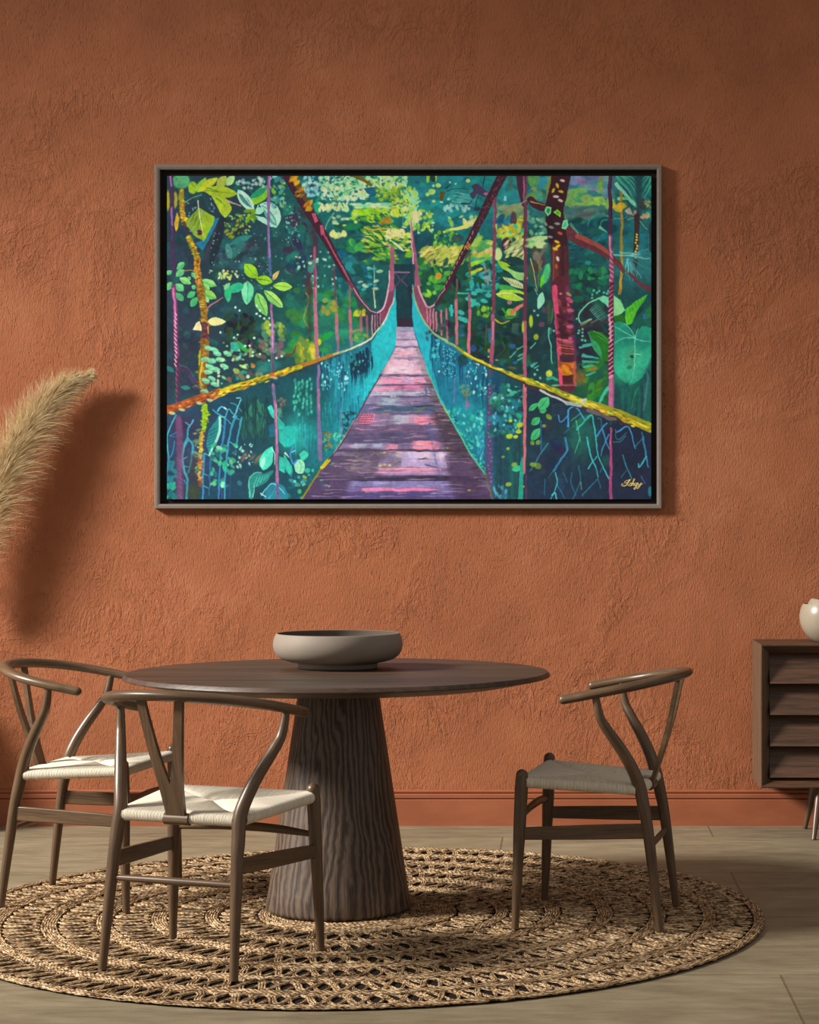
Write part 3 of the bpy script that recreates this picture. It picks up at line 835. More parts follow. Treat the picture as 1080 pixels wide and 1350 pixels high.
    A.poly([(860, 290), (930, 274), (1010, 312), (1046, 400), (1024, 480), (985, 496), (930, 410), (880, 330)], (164, 224, 200), 1, True); A.leaf(875, 300, 1010, 490, 70, (74, 158, 146)); A.leaf(885, 310, 1005, 470, 26, (140, 210, 190))
    A.line([(900, 290), (960, 290), (1000, 330)], 8, 3, (60, 120, 110)); A.leaf(818, 375, 890, 320, 60, (140, 215, 180)); A.leaf(815, 392, 985, 494, 46, (150, 220, 196)); A.line([(850, 300), (815, 360)], 8, 6, (190, 235, 215))
    A.dabs((740, 350, 820, 450), 14, [(110, 160, 20), (90, 140, 30), (150, 180, 30)], (9, 18), (1, 1.8))
    for x, y in ((690, 400), (660, 440), (650, 480), (690, 490), (640, 520), (600, 550), (570, 560), (590, 580), (620, 520), (610, 590), (560, 530)): A.blob(x, y, 20, 12, (150, 160, 24), .9, -40)
    A.dabs((540, 380, 800, 560), 40, [(150, 210, 130), (110, 170, 40), (170, 200, 60)], (4, 9), (1, 2))
    A.dabs((640, 50, 960, 160), 26, [(150, 190, 200), (170, 210, 190), (120, 170, 170)], (8, 18), (1, 1.6)); A.dabs((960, 40, 1080, 330), 40, [(40, 150, 130), (110, 190, 170), (60, 120, 160), (120, 180, 40)], (7, 18))
    A.dabs((200, 240, 500, 560), 26, [(110, 170, 200), (90, 150, 170)], (4, 8)); A.dabs((380, 540, 1080, 1080), 90, [(150, 220, 190), (90, 180, 160), (60, 140, 140)], (3, 7), (1, 1.5))
    A.dabs((470, 880, 660, 960), 30, [(170, 220, 130), (200, 235, 170), (190, 200, 80)], (6, 12), (1, 1.4))
    # upright cords at the left
    A.line([(60, 30), (72, 300), (78, 640), (88, 900)], 40, 34, (58, 40, 78), .9); A.line([(58, 40), (66, 130)], 18, 14, (150, 96, 170)); A.line([(72, 330), (76, 480)], 16, 14, (140, 90, 160)); A.line([(70, 500), (74, 620)], 8, 4, (96, 60, 120))
    A.line([(940, 30), (936, 300), (936, 560), (944, 800), (956, 930)], 26, 20, (128, 92, 152)); A.line([(946, 40), (942, 130)], 10, 6, (180, 130, 190)); A.line([(940, 520), (948, 780)], 8, 5, (110, 130, 190), .8); A.line([(945, 780), (956, 930)], 22, 18, (40, 96, 150), .8)
    # mossy branch
    def moss(pts, w0, w1, c, cols, n):
        A.line(pts, w0, w1, c)
        P, _ = spline([(x, y, 0) for x, y in pts], [1] * len(pts), 8)
        for _ in range(n):
            p = P[rng.integers(len(P))]; A.blob(p.x + rng.normal(0, w0 * .26), p.y + rng.normal(0, 12), rng.uniform(8, 17), rng.uniform(4, 8), cols[rng.integers(len(cols))], .9, rng.uniform(-40, 40))
    ye = [(214, 180, 34), (236, 200, 40), (150, 120, 20), (110, 84, 26), (190, 130, 24)]
    moss([(155, 180), (165, 350), (190, 470)], 44, 40, (150, 120, 28), ye, 60); A.blob(150, 230, 24, 40, (110, 130, 40), .7)
    A.line([(180, 460), (240, 600)], 30, 20, (60, 34, 50), .7); moss([(225, 590), (262, 680), (305, 790)], 46, 48, (120, 120, 30), ye + [(90, 150, 40)], 70); moss([(300, 790), (296, 850), (306, 920)], 58, 54, (180, 120, 24), [(220, 170, 30), (190, 110, 20), (120, 60, 20)], 40)
    moss([(306, 900), (312, 980), (330, 1080)], 50, 60, (150, 96, 30), [(190, 130, 30), (90, 60, 34), (210, 160, 50)], 50)
    for a in ((115, 872, 185, 812, 50), (108, 935, 182, 875, 62), (20, 925, 72, 880, 44), (20, 1060, 76, 985, 56), (110, 1000, 178, 1066, 70), (250, 900, 285, 945, 40), (215, 940, 240, 968, 30), (250, 1050, 280, 1015, 40)): A.leaf(*a, (96, 190, 120), None, .5, (74, 170, 110))
    for a in ((142, 948, 244, 1004, 56), (338, 966, 474, 1022, 70), (350, 1000, 400, 1068, 54)): A.leaf(*a, (136, 216, 116), None, .5, (96, 190, 100))
    A.line([(180, 885), (250, 880), (310, 930), (340, 960)], 9, 6, (140, 140, 60))
    A.leaf(714, 826, 836, 950, 104, (138, 200, 32), (90, 150, 20)); A.leaf(815, 955, 968, 985, 84, (140, 204, 34), (40, 90, 30), .55); A.leaf(968, 972, 1034, 880, 36, (206, 186, 110), (150, 100, 50))
    A.leaf(970, 1020, 1150, 1035, 78, (156, 218, 72), (70, 140, 50)); A.leaf(750, 975, 740, 1190, 108, (86, 196, 146), (40, 140, 110), .45, (110, 212, 160)); A.leaf(715, 1010, 545, 1080, 84, (32, 170, 124), None, .4); A.leaf(570, 1010, 575, 1170, 62, (34, 176, 120))
    A.leaf(590, 990, 540, 1060, 40, (110, 190, 130))
    # ---------- left middle
    A.tile(215, 380)
    A.line([(90, -20), (98, 150), (108, 320), (108, 480), (118, 620), (124, 800), (118, 1010)], 46, 28, (110, 50, 96)); A.line([(86, 0), (96, 180), (104, 330)], 22, 14, (188, 100, 160)); A.line([(120, 620), (128, 850), (120, 1000)], 26, 20, (70, 34, 60), .8)
    for y in range(210, 700, 38): A.line([(96, y), (112, y + 26)], 9, 12, (232, 160, 196), .9)
    for y in range(700, 1000, 48): A.line([(108, y), (122, y + 26)], 6, 7, (150, 100, 130), .8)
    A.dabs((560, 230, 800, 480), 60, [(20, 30, 36), (24, 54, 52), (36, 66, 44)], (10, 30), (1, 2.4)); A.dabs((640, 420, 900, 820), 60, [(84, 120, 90), (20, 84, 40), (100, 70, 80), (30, 60, 60), (130, 150, 90)], (8, 24))
    A.leaf(590, 480, 680, 560, 80, (40, 160, 140)); A.leaf(650, 470, 750, 560, 50, (40, 150, 50)); A.blob(930, 700, 100, 55, (30, 130, 130), .8, -10, .6); A.dabs((880, 300, 1080, 420), 24, [(120, 150, 60), (60, 110, 80), (140, 170, 50)], (12, 26)); A.dabs((860, 450, 1080, 600), 22, [(110, 76, 96), (70, 120, 90), (120, 130, 110)], (12, 24))
    A.line([(140, 690), (230, 760), (300, 900)], 40, 30, (62, 46, 84), .8); A.line([(150, 680), (230, 720), (290, 830)], 14, 6, (80, 70, 120), .6)
    A.leaf(20, 690, 95, 745, 44, (30, 110, 116)); A.leaf(150, 870, 240, 890, 40, (40, 130, 130))
    A.leaf(825, 42, 918, 244, 104, (132, 204, 96), (40, 100, 40), .45, (104, 184, 90)); A.leaf(895, 14, 1064, 168, 84, (160, 220, 90), (40, 90, 40), .5, (120, 200, 100))
    for a in ((205, 80, 282, 24, 54), (240, 160, 302, 70, 60)): A.leaf(*a, (60, 184, 110))
    A.leaf(350, 20, 470, 88, 70, (140, 214, 90), None, .5, (96, 190, 80)); A.leaf(110, 36, 178, 108, 60, (66, 160, 110)); A.leaf(370, 65, 400, 125, 40, (150, 210, 140))
    A.line([(385, 178), (440, 130), (530, 80)], 14, 9, (170, 110, 120))
    moss([(330, 0), (342, 80), (362, 230), (372, 330)], 78, 52, (140, 104, 30), [(190, 150, 40), (110, 74, 30), (84, 60, 34), (160, 120, 30)], 80); moss([(368, 330), (368, 480)], 62, 66, (80, 44, 60), [(110, 60, 50), (60, 34, 52)], 30); A.line([(396, 340), (400, 400)], 14, 8, (220, 150, 50))
    for y in (120, 140, 160): A.line([(325, y), (365, y + 4)], 9, 6, (216, 200, 60), .9)
    moss([(366, 480), (356, 640), (346, 780), (356, 920)], 84, 70, (120, 80, 30), [(170, 90, 30), (140, 60, 24), (110, 130, 40), (160, 150, 40)], 90); A.line([(320, 560), (318, 680)], 18, 12, (140, 160, 30)); A.line([(345, 660), (320, 800), (340, 860)], 14, 10, (190, 170, 40))
    A.leaf(392, 292, 554, 292, 76, (206, 206, 134), None, .4); A.poly([(262, 370), (285, 305), (320, 288), (338, 330), (338, 380)], (210, 200, 150))
    for x, y, r in ((400, 530, 10), (450, 545, 25), (475, 580, 20), (505, 632, 0), (430, 642, 10), (412, 690, 20), (462, 716, 10), (400, 740, 0), (372, 822, 20), (430, 800, 20), (458, 852, 20), (364, 914, 10), (370, 628, 0), (540, 690, 20), (570, 580, 20)): A.blob(x, y, 40, 21, (116, 206, 158), .95, r, .2); A.line([(x - 20, y + 8), (x + 24, y + 12)], 7, 4, (40, 110, 96), .7)
    A.dabs((480, 480, 760, 880), 30, [(40, 150, 140), (120, 200, 160), (190, 220, 160)], (6, 16))
    for x, y in ((640, 168), (678, 195), (828, 150), (855, 195), (828, 225), (858, 245), (895, 265), (940, 262), (945, 322), (505, 392), (660, 410), (625, 432), (806, 440), (730, 502), (768, 505), (792, 565), (790, 600), (855, 582), (1008, 618), (1055, 600), (940, 640)): A.blob(x, y, 10, 10, (180, 236, 210))
    A.blob(800, 688, 20, 18, (190, 120, 40)); A.blob(650, 735, 26, 24, (130, 150, 60)); A.blob(580, 805, 24, 22, (110, 80, 60)); A.blob(710, 690, 34, 14, (180, 220, 130), .9, 20); A.blob(750, 780, 14, 16, (170, 230, 190))
    A.line([(962, 140), (968, 350), (972, 560), (976, 760)], 22, 28, (140, 96, 150)); A.line([(962, 200), (972, 520)], 9, 12, (196, 120, 180), .8); A.line([(974, 580), (978, 760)], 24, 24, (60, 76, 90), .8)
    # ---------- top centre canopy
    A.tile(375, 225)
    A.dabs((150, 40, 700, 340), 90, [(12, 96, 110), (16, 130, 120), (20, 110, 140), (14, 80, 100)], (16, 40)); A.dabs((500, 480, 1080, 820), 80, [(14, 84, 60), (12, 66, 76), (20, 110, 70), (16, 96, 96)], (14, 40), (1, 3), (-20, 20))
    A.dabs((150, 40, 330, 230), 60, [(140, 200, 196), (110, 176, 190), (160, 214, 190)], (7, 16), (1, 1.6)); A.poly([(250, 290), (300, 270), (330, 320), (300, 385), (270, 350)], (24, 160, 120)); A.blob(400, 320, 40, 30, (20, 150, 110), .8)
    mint = [(168, 226, 156), (150, 220, 170), (206, 230, 166), (222, 224, 176), (130, 214, 150)]
    A.dabs((330, 40, 760, 250), 330, mint, (6, 15), (1, 2.4)); A.dabs((700, 40, 1080, 190), 190, mint + [(160, 220, 90)], (7, 17), (1, 2.4)); A.dabs((310, 280, 440, 345), 34, [(206, 226, 150), (226, 224, 160)], (7, 15), (1, 1.8)); A.dabs((430, 280, 560, 350), 40, [(206, 226, 150), (180, 220, 150)], (6, 13), (1, 2.4)); A.dabs((600, 290, 1080, 330), 60, mint, (6, 13), (1.4, 4), (-8, 8))
    A.dabs((320, 40, 1060, 260), 80, [(18, 110, 120), (16, 130, 110), (20, 90, 120), (30, 140, 90)], (5, 13), (1, 2.4))
    A.poly([(590, 45), (680, 42), (790, 120), (770, 140), (700, 95)], (110, 90, 30)); A.poly([(700, 150), (830, 140), (820, 230), (740, 200)], (14, 96, 130))
    lime = [(132, 206, 30), (150, 214, 40), (110, 190, 40), (176, 206, 40)]
    A.dabs((600, 350, 760, 430), 60, lime, (9, 19), (1.2, 2.8), (0, 50), (.8, 1)); A.dabs((740, 340, 930, 450), 80, lime, (9, 19), (1.2, 2.6), (-10, 40), (.8, 1)); A.dabs((640, 380, 920, 450), 40, [(20, 110, 80), (60, 150, 40), (14, 90, 90)], (6, 12), (1.4, 3), (-10, 40)); A.dabs((820, 150, 1080, 260), 90, [(140, 180, 40), (170, 200, 60), (110, 160, 40), (30, 120, 90)], (7, 16)); A.dabs((960, 230, 1080, 400), 90, [(200, 220, 50), (220, 226, 130), (130, 200, 60), (180, 210, 30), (30, 120, 110)], (8, 17)); A.dabs((850, 420, 940, 470), 20, [(130, 150, 30), (150, 120, 30)], (9, 18))
    A.dabs((700, 490, 1080, 700), 190, [(110, 190, 40), (190, 200, 50), (60, 160, 50), (214, 216, 110), (20, 100, 60), (16, 80, 70)], (5, 12), (1.8, 4), (0, 45), (.8, 1)); A.dabs((900, 520, 1080, 600), 60, [(226, 226, 150), (220, 214, 120)], (7, 14)); A.dabs((700, 690, 1000, 800), 80, [(50, 150, 60), (90, 180, 50), (20, 90, 50), (150, 190, 40)], (6, 14), (1.4, 3.4), (0, 40)); A.dabs((580, 640, 700, 730), 14, [(60, 170, 70), (30, 130, 80)], (18, 34))
    A.line([(710, 500), (800, 520), (930, 510)], 14, 10, (200, 190, 40)); A.line([(700, 690), (800, 690), (960, 660)], 8, 6, (50, 60, 40)); A.line([(640, 390), (700, 450), (800, 470)], 10, 6, (16, 70, 60), .8)
    A.line([(610, 590), (760, 570), (820, 630)], 8, 5, (30, 60, 50), .9); A.dabs((420, 545, 560, 590), 12, [(214, 226, 140), (200, 210, 110)], (12, 24), (1, 1.5)); A.dabs((420, 380, 640, 480), 10, [(190, 216, 150)], (8, 14), (1.2, 2.4), (-10, 10))
    A.line([(390, 150), (460, 250), (465, 340)], 8, 5, (60, 90, 80), .8); A.line([(465, 240), (520, 190), (620, 150)], 7, 4, (50, 90, 80), .8); A.line([(440, 370), (390, 440), (355, 530)], 14, 12, (110, 180, 150), .8)
    A.dabs((480, 740, 780, 1060), 40, [(16, 100, 120), (20, 130, 140), (12, 70, 84)], (14, 34)); A.dabs((0, 300, 240, 900), 60, [(20, 84, 90), (52, 40, 66), (24, 60, 76), (30, 110, 104)], (14, 40)); A.dabs((0, 310, 130, 640), 40, [(120, 200, 180), (70, 160, 150)], (4, 9), (1, 1.4))
    A.line([(250, 500), (270, 700), (210, 950), (220, 1080)], 60, 60, (70, 34, 58), .75, 6); A.line([(265, 680), (272, 900), (275, 1080)], 22, 26, (150, 76, 104), .9); A.blob(236, 850, 28, 60, (60, 140, 120), .9, 10); A.blob(250, 980, 22, 40, (60, 150, 130), .8, -15)
    A.dabs((100, 720, 460, 1060), 50, [(170, 220, 200), (130, 200, 180), (30, 130, 130)], (6, 14), (1, 1.6)); A.line([(798, 840), (800, 1020)], 7, 6, (150, 200, 190), .9)
    A.dabs((600, 860, 860, 1060), 16, [(170, 210, 170), (60, 170, 170)], (8, 16), (1.2, 2.4), (-20, 10))
    # left suspension rope
    cab = [(40, 40), (140, 220), (230, 380), (330, 540), (420, 700), (500, 850), (580, 980), (650, 1100)]
    A.line(cab, 108, 36, (58, 28, 44)); A.line([(70, 40), (160, 200), (235, 340)], 56, 34, (96, 72, 26), .9)
    A.dabs((60, 50, 110, 110), 14, [(214, 160, 30), (180, 130, 24)], (6, 14), (1.4, 2.4), (-60, -20)); A.dabs((180, 270, 230, 350), 18, [(226, 180, 30), (190, 130, 24)], (6, 14), (1.4, 2.4), (-60, -20)); A.dabs((90, 140, 170, 240), 16, [(140, 104, 30), (170, 120, 30)], (5, 10), (1.6, 3), (-60, -20))
    A.poly([(240, 375), (275, 370), (300, 440), (270, 460)], (184, 74, 110)); A.poly([(310, 480), (340, 480), (360, 560), (325, 570)], (196, 76, 116))
    for i in range(14): A.line([(350 + i * 20, 560 + i * 37), (368 + i * 20, 592 + i * 37)], 22 - i * .8, 14, (178, 70, 104), .9)
    A.line([(510, 840), (640, 1070)], 5, 4, (120, 170, 180), .7)
    # ---------- top, right of centre
    A.tile(535, 225)
    A.dabs((100, 40, 800, 460), 120, [(22, 138, 144), (18, 116, 128), (28, 156, 156), (16, 100, 114)], (16, 44), (1, 2.6), (-20, 20), (.3, .7))
    A.dabs((0, 150, 100, 480), 110, [(170, 226, 120), (130, 214, 160), (206, 220, 80), (150, 210, 60)], (7, 16), (1, 1.9)); A.dabs((60, 170, 140, 330), 16, [(150, 224, 150), (140, 214, 170)], (8, 16), (1, 1.8)); A.dabs((30, 350, 240, 530), 60, [(160, 210, 50), (206, 220, 100), (110, 190, 50)], (7, 15)); A.dabs((0, 560, 40, 760), 20, [(220, 226, 110), (110, 180, 40)], (10, 22)); A.dabs((60, 370, 140, 450), 16, [(224, 216, 176), (214, 220, 150)], (10, 20))
    for x, y, r in ((290, 125, 26), (232, 180, 32), (195, 205, 20), (245, 130, 14), (250, 265, 16), (318, 272, 15), (380, 250, 14), (395, 100, 10), (445, 108, 10), (555, 85, 20), (240, 460, 14), (238, 518, 12), (118, 550, 14)): A.blob(x, y, r, r * .8, (176, 226, 110) if r > 15 else (150, 224, 200))
    A.poly([(180, 45), (210, 45), (205, 100), (185, 100)], (150, 200, 40)); A.poly([(205, 40), (275, 40), (270, 90), (235, 100)], (20, 60, 60)); A.line([(268, 40), (268, 85)], 14, 10, (180, 200, 30)); A.poly([(305, 180), (355, 185), (325, 270), (305, 260)], (96, 84, 24))
    for i in range(14): A.line([(430 + rng.uniform(-20, 60), 190 + i * 9), (600 + rng.uniform(-50, 20), 215 + i * 10)], 9, 4, (104, 184, 172), .7)
    A.dabs((330, 300, 580, 350), 14, [(150, 214, 204)], (7, 15), (1, 2), (60, 110)); A.line([(370, 180), (450, 155), (560, 160)], 8, 5, (20, 60, 80)); A.line([(500, 290), (560, 290), (590, 260)], 16, 6, (20, 50, 70)); A.line([(360, 150), (400, 120)], 12, 6, (16, 50, 60))
    A.poly([(580, 130), (640, 105), (690, 150), (740, 200), (690, 230), (640, 200), (600, 250), (570, 200), (600, 170)], (62, 56, 88), 1, True); A.line([(705, 40), (685, 150)], 9, 6, (24, 40, 60)); A.line([(650, 210), (625, 300), (640, 340)], 9, 5, (24, 44, 66)); A.blob(640, 335, 34, 16, (30, 50, 80), .9); A.blob(715, 200, 22, 14, (150, 110, 140))
    A.dabs((800, 290, 1060, 420), 30, [(110, 160, 130), (90, 140, 110), (130, 160, 100)], (16, 34), (1.2, 2.6), (-10, 10)); A.dabs((800, 400, 1050, 520), 24, [(20, 90, 130), (24, 130, 160), (60, 50, 70), (190, 190, 50)], (14, 34)); A.blob(960, 440, 30, 80, (76, 50, 66), .9); A.dabs((800, 480, 1050, 600), 36, [(200, 210, 70), (160, 210, 80), (190, 170, 30), (60, 190, 140)], (12, 28)); A.blob(900, 650, 44, 60, (60, 30, 60), .9); A.blob(890, 655, 26, 22, (150, 50, 90), .8)
    A.blob(935, 100, 24, 80, (60, 100, 80), .6); A.poly([(880, 220), (900, 225), (895, 265), (870, 262)], (130, 200, 210))
    A.dabs((380, 400, 650, 480), 20, [(226, 226, 130), (190, 220, 130), (130, 200, 70)], (10, 24)); A.line([(330, 545), (400, 520), (480, 510), (550, 490)], 20, 34, (206, 214, 96)); A.dabs((250, 530, 460, 680), 80, [(96, 176, 60), (130, 200, 60), (30, 110, 70), (16, 90, 80)], (8, 17), (1, 1.6)); A.blob(460, 600, 60, 34, (40, 66, 76), .8)
    cream = [(196, 196, 90), (212, 210, 120), (170, 186, 70), (150, 170, 60)]
    A.dabs((150, 680, 520, 830), 130, cream, (9, 17), (2, 4.5), (-50, -10), (.8, 1)); A.dabs((170, 700, 520, 830), 26, [(96, 120, 50), (120, 130, 50)], (4, 8), (2, 4), (-50, -10)); A.line([(140, 750), (210, 690)], 30, 12, (210, 206, 110))
    A.dabs((590, 620, 780, 780), 50, [(96, 180, 70), (150, 200, 50), (60, 160, 90), (206, 190, 110)], (12, 30), (1.4, 3), (-60, 20)); A.dabs((100, 800, 420, 1080), 60, [(50, 150, 60), (90, 180, 50), (20, 90, 60), (16, 70, 60)], (10, 26)); A.blob(290, 935, 30, 26, (214, 150, 40), .9, -30)
    A.dabs((560, 780, 860, 1080), 70, [(24, 150, 160), (20, 110, 110), (40, 180, 170), (16, 70, 80)], (9, 22), (1.2, 2.6)); A.line([(585, 830), (690, 790)], 40, 24, (146, 206, 40)); A.line([(585, 905), (670, 870)], 30, 24, (170, 190, 40)); A.dabs((690, 850, 760, 1020), 22, [(150, 130, 130), (120, 160, 150)], (6, 12))
    A.line([(650, 560), (600, 700), (560, 760)], 20, 8, (120, 190, 120), .8)
    A.line([(570, 740), (572, 960)], 16, 14, (110, 90, 50)); A.blob(825, 740, 34, 60, (190, 220, 140), .95)
    A.dabs((900, 620, 1060, 790), 60, [(190, 214, 130), (160, 190, 100), (214, 220, 150)], (7, 13), (2.4, 5), (-70, -20)); A.dabs((910, 640, 1050, 780), 16, [(70, 90, 70)], (3, 6), (3, 6), (-70, -20))
    A.leaf(820, 800, 960, 900, 60, (150, 200, 40)); A.leaf(1080, 820, 880, 780, 70, (16, 60, 60)); A.leaf(890, 870, 1090, 960, 86, (140, 206, 120), None, .6); A.leaf(860, 945, 1085, 1050, 66, (190, 210, 150), None, .5); A.leaf(1080, 900, 900, 850, 40, (20, 70, 60)); A.leaf(810, 1020, 1000, 1070, 60, (50, 160, 80)); A.leaf(830, 960, 940, 1010, 30, (20, 60, 50))
    for i in range(8): A.line([(880 + i * 24, 940 + i * 13), (900 + i * 24, 985 + i * 11)], 6, 3, (60, 90, 70), .7)
    A.line([(850, 1080), (960, 1070), (1060, 1090)], 36, 20, (160, 206, 50))
    # right suspension rope and the tower posts
    A.line([(870, 20), (760, 230), (690, 380), (600, 560), (510, 740), (430, 900), (350, 1060), (310, 1140)], 84, 36, (60, 30, 46))
    for i in range(12): A.line([(600 - i * 23, 540 + i * 44), (590 - i * 23, 566 + i * 44)], 10, 7, (196, 150, 150), .8)
    for _ in range(60):
        t = rng.random(); A.blob(860 - 260 * t + rng.normal(0, 14), 40 + 520 * t + rng.normal(0, 14), 5, 3, (150, 96, 110), .7, -60)
    A.dabs((530, 640, 580, 700), 10, [(190, 130, 40)], (6, 10)); A.line([(795, 240), (795, 450), (785, 800), (785, 1100)], 26, 28, (126, 56, 84)); A.line([(788, 260), (790, 500)], 8, 8, (170, 90, 120), .8)
    A.line([(1020, 30), (1040, 180), (1060, 290)], 80, 60, (72, 34, 56)); A.line([(1062, 30), (1066, 300), (1068, 700), (1066, 1100)], 34, 30, (104, 52, 78)); A.line([(1052, 50), (1060, 260)], 14, 8, (160, 110, 150), .8); A.line([(1020, 290), (1080, 260)], 12, 6, (150, 170, 170), .8)
    A.line([(44, 440), (58, 620), (82, 830), (104, 1090)], 10, 66, (150, 78, 110)); A.line([(40, 440), (52, 640), (66, 830), (80, 1090)], 8, 16, (220, 170, 200), .9); A.line([(0, 900), (60, 895)], 12, 8, (96, 104, 140)); A.line([(0, 960), (60, 905)], 8, 6, (80, 90, 130))
    A.line([(-20, 200), (-25, 500)], 10, 6, (150, 200, 180), .5)
    # ---------- top right
    A.tile(700, 225)
    A.dabs((330, 40, 700, 260), 60, [(110, 150, 190), (60, 140, 150), (130, 116, 166), (90, 170, 150), (30, 120, 130)], (18, 44), (1, 2.4), (-20, 20), (.5, .9)); A.dabs((320, 170, 560, 330), 36, [(110, 170, 90), (70, 150, 110), (140, 180, 70)], (16, 36), (1.2, 2.6), (-15, 15)); A.dabs((540, 240, 800, 320), 30, [(140, 196, 80), (110, 180, 100), (180, 200, 70)], (12, 26), (1.4, 2.6), (-15, 15))
    A.dabs((320, 320, 640, 420), 26, [(70, 130, 116), (60, 110, 110), (90, 140, 120)], (18, 36), (1.6, 3), (-8, 8)); A.line([(350, 430), (500, 390), (690, 370)], 40, 30, (66, 50, 70), .7, 6); A.blob(615, 150, 30, 50, (110, 170, 80), .7); A.line([(625, 60), (630, 150)], 36, 20, (130, 170, 60), .8)
    A.dabs((0, 50, 190, 260), 50, [(40, 150, 160), (90, 160, 90), (150, 160, 50), (30, 120, 120)], (16, 36)); A.line([(180, 50), (150, 200), (150, 290)], 16, 8, (150, 130, 50))
    A.dabs((310, 430, 700, 700), 60, [(16, 84, 96), (20, 110, 116), (12, 64, 80)], (18, 40), (1.4, 3.2), (-50, 20))
    for a in ((500, 480, 640, 380), (520, 440, 660, 370), (560, 420, 690, 400), (510, 500, 560, 420), (610, 520, 680, 430)): A.line([(a[0], a[1]), ((a[0] + a[2]) / 2 - 10, (a[1] + a[3]) / 2 - 30), (a[2], a[3])], 8, 16, (40, 140, 130), .85)
    A.line([(620, 500), (680, 540)], 26, 8, (110, 200, 160), .8); A.line([(570, 640), (650, 560)], 9, 6, (50, 150, 150), .8)
    for i in range(34):
        x, y = rng.uniform(320, 560), rng.uniform(640, 880); A.line([(x, y), (x + rng.uniform(40, 90), y - rng.uniform(-10, 40))], 9, 4, (24, 122, 134) if i % 2 else (14, 70, 90), .7)
    A.dabs((340, 880, 700, 1080), 40, [(20, 96, 70), (24, 120, 84), (14, 60, 56)], (14, 30)); A.blob(445, 925, 20, 44, (30, 130, 90), .9); A.blob(515, 815, 24, 20, (30, 150, 140), .9); A.dabs((520, 860, 690, 960), 14, [(30, 130, 90)], (12, 22), (1, 1.3)); A.blob(645, 935, 18, 22, (50, 140, 90), .6)
    A.dabs((0, 380, 130, 640), 20, [(90, 170, 130), (40, 110, 110), (60, 80, 80)], (12, 28)); A.dabs((0, 590, 140, 680), 30, [(170, 214, 130), (140, 200, 120), (190, 220, 150)], (9, 16), (2, 4), (-30, 10)); A.dabs((0, 680, 150, 1000), 30, [(70, 60, 60), (40, 80, 70), (120, 110, 90)], (16, 34), (1, 3), (70, 110)); A.line([(160, 680), (150, 880), (160, 1050)], 50, 50, (20, 96, 96), .7, 6)
    A.leaf(90, 1045, 165, 815, 76, (66, 186, 116), None, .6); A.leaf(90, 1045, 120, 880, 26, (90, 214, 40), None, .4); A.leaf(85, 960, 130, 830, 24, (20, 110, 110)); A.line([(0, 780), (30, 920), (60, 1070)], 9, 5, (180, 180, 120)); A.line([(100, 800), (80, 900), (70, 1040)], 12, 6, (110, 110, 50))
    # palm at the corner
    A.dabs((780, 40, 1075, 400), 60, [(20, 96, 106), (30, 120, 120), (16, 76, 90)], (16, 36), (2, 4), (30, 70), (.5, .8))
    for a in ((770, 50, 950, 310, 26), (800, 40, 945, 200, 20), (830, 45, 950, 160, 16), (860, 40, 940, 110, 12), (1070, 60, 1000, 200, 20), (1050, 45, 985, 140, 16), (1075, 120, 1010, 240, 20), (1030, 40, 990, 90, 12)): A.line([(a[0], a[1]), ((a[0] + a[2]) / 2 + 10, (a[1] + a[3]) / 2 - 14), (a[2], a[3])], a[4], 6, (70, 170, 140), .85)
    A.line([(765, 115), (830, 190), (945, 310)], 34, 26, (120, 220, 180)); A.line([(790, 245), (880, 240)], 34, 26, (110, 214, 150)); A.line([(960, 40), (965, 280), (950, 380)], 60, 44, (30, 66, 76), .85, 3)
    A.poly([(840, 350), (885, 315), (920, 400), (900, 385), (860, 375)], (170, 160, 140)); A.poly([(915, 350), (940, 340), (945, 405), (920, 400)], (160, 130, 130)); A.dabs((960, 260, 1070, 340), 14, [(60, 60, 60), (40, 80, 80)], (10, 20)); A.line([(1000, 330), (1060, 270)], 26, 14, (50, 60, 66)); A.dabs((1010, 260, 1070, 330), 12, [(150, 180, 90), (120, 150, 110)], (5, 9)); A.dabs((990, 370, 1070, 410), 8, [(190, 170, 120), (110, 190, 110)], (10, 18), (1.4, 2.2))
    A.line([(740, 430), (820, 420), (860, 405)], 7, 5, (110, 180, 160), .8); A.line([(860, 430), (940, 420), (1040, 515)], 9, 7, (140, 160, 140), .9)
    A.line([(806, 190), (806, 300), (812, 500), (808, 700), (812, 920), (790, 1090)], 22, 24, (170, 134, 40), .9); A.dabs((740, 300, 830, 350), 10, [(190, 200, 60), (220, 190, 40)], (12, 22), (1.4, 2.2), (-10, 20)); A.line([(812, 880), (795, 1040)], 24, 16, (200, 150, 40), .8)
    A.line([(948, 400), (942, 560), (936, 760), (920, 930)], 50, 36, (56, 40, 46)); A.line([(922, 820), (920, 930)], 34, 30, (50, 76, 60), .8)
    for y in range(560, 770, 26): A.blob(944 + rng.normal(0, 5), y, 11, 9, (222, 196, 70), 1, rng.uniform(0, 90))
    for i in range(40):
        a = rng.uniform(-.5, 1.9); r0, r1 = rng.uniform(10, 60), rng.uniform(110, 230); cx, cy = 860, 760
        A.line([(cx + r0 * math.cos(a), cy + r0 * math.sin(a)), (cx + r1 * math.cos(a), cy + r1 * math.sin(a) + 20)], 10, 4, ((120, 200, 196), (60, 150, 156), (30, 110, 124))[i % 3], .75)
    A.line([(740, 745), (860, 750), (1060, 780)], 16, 8, (130, 200, 190), .8); A.line([(800, 720), (930, 740)], 20, 8, (120, 196, 190), .7)
    for i in range(16): x = rng.uniform(960, 1070); A.line([(x, 560), (x + 10, 760)], 12, 4, (24, 120, 136), .5)
    A.poly([(1055, 480), (1080, 430), (1080, 740), (1060, 700)], (40, 50, 70), .8)
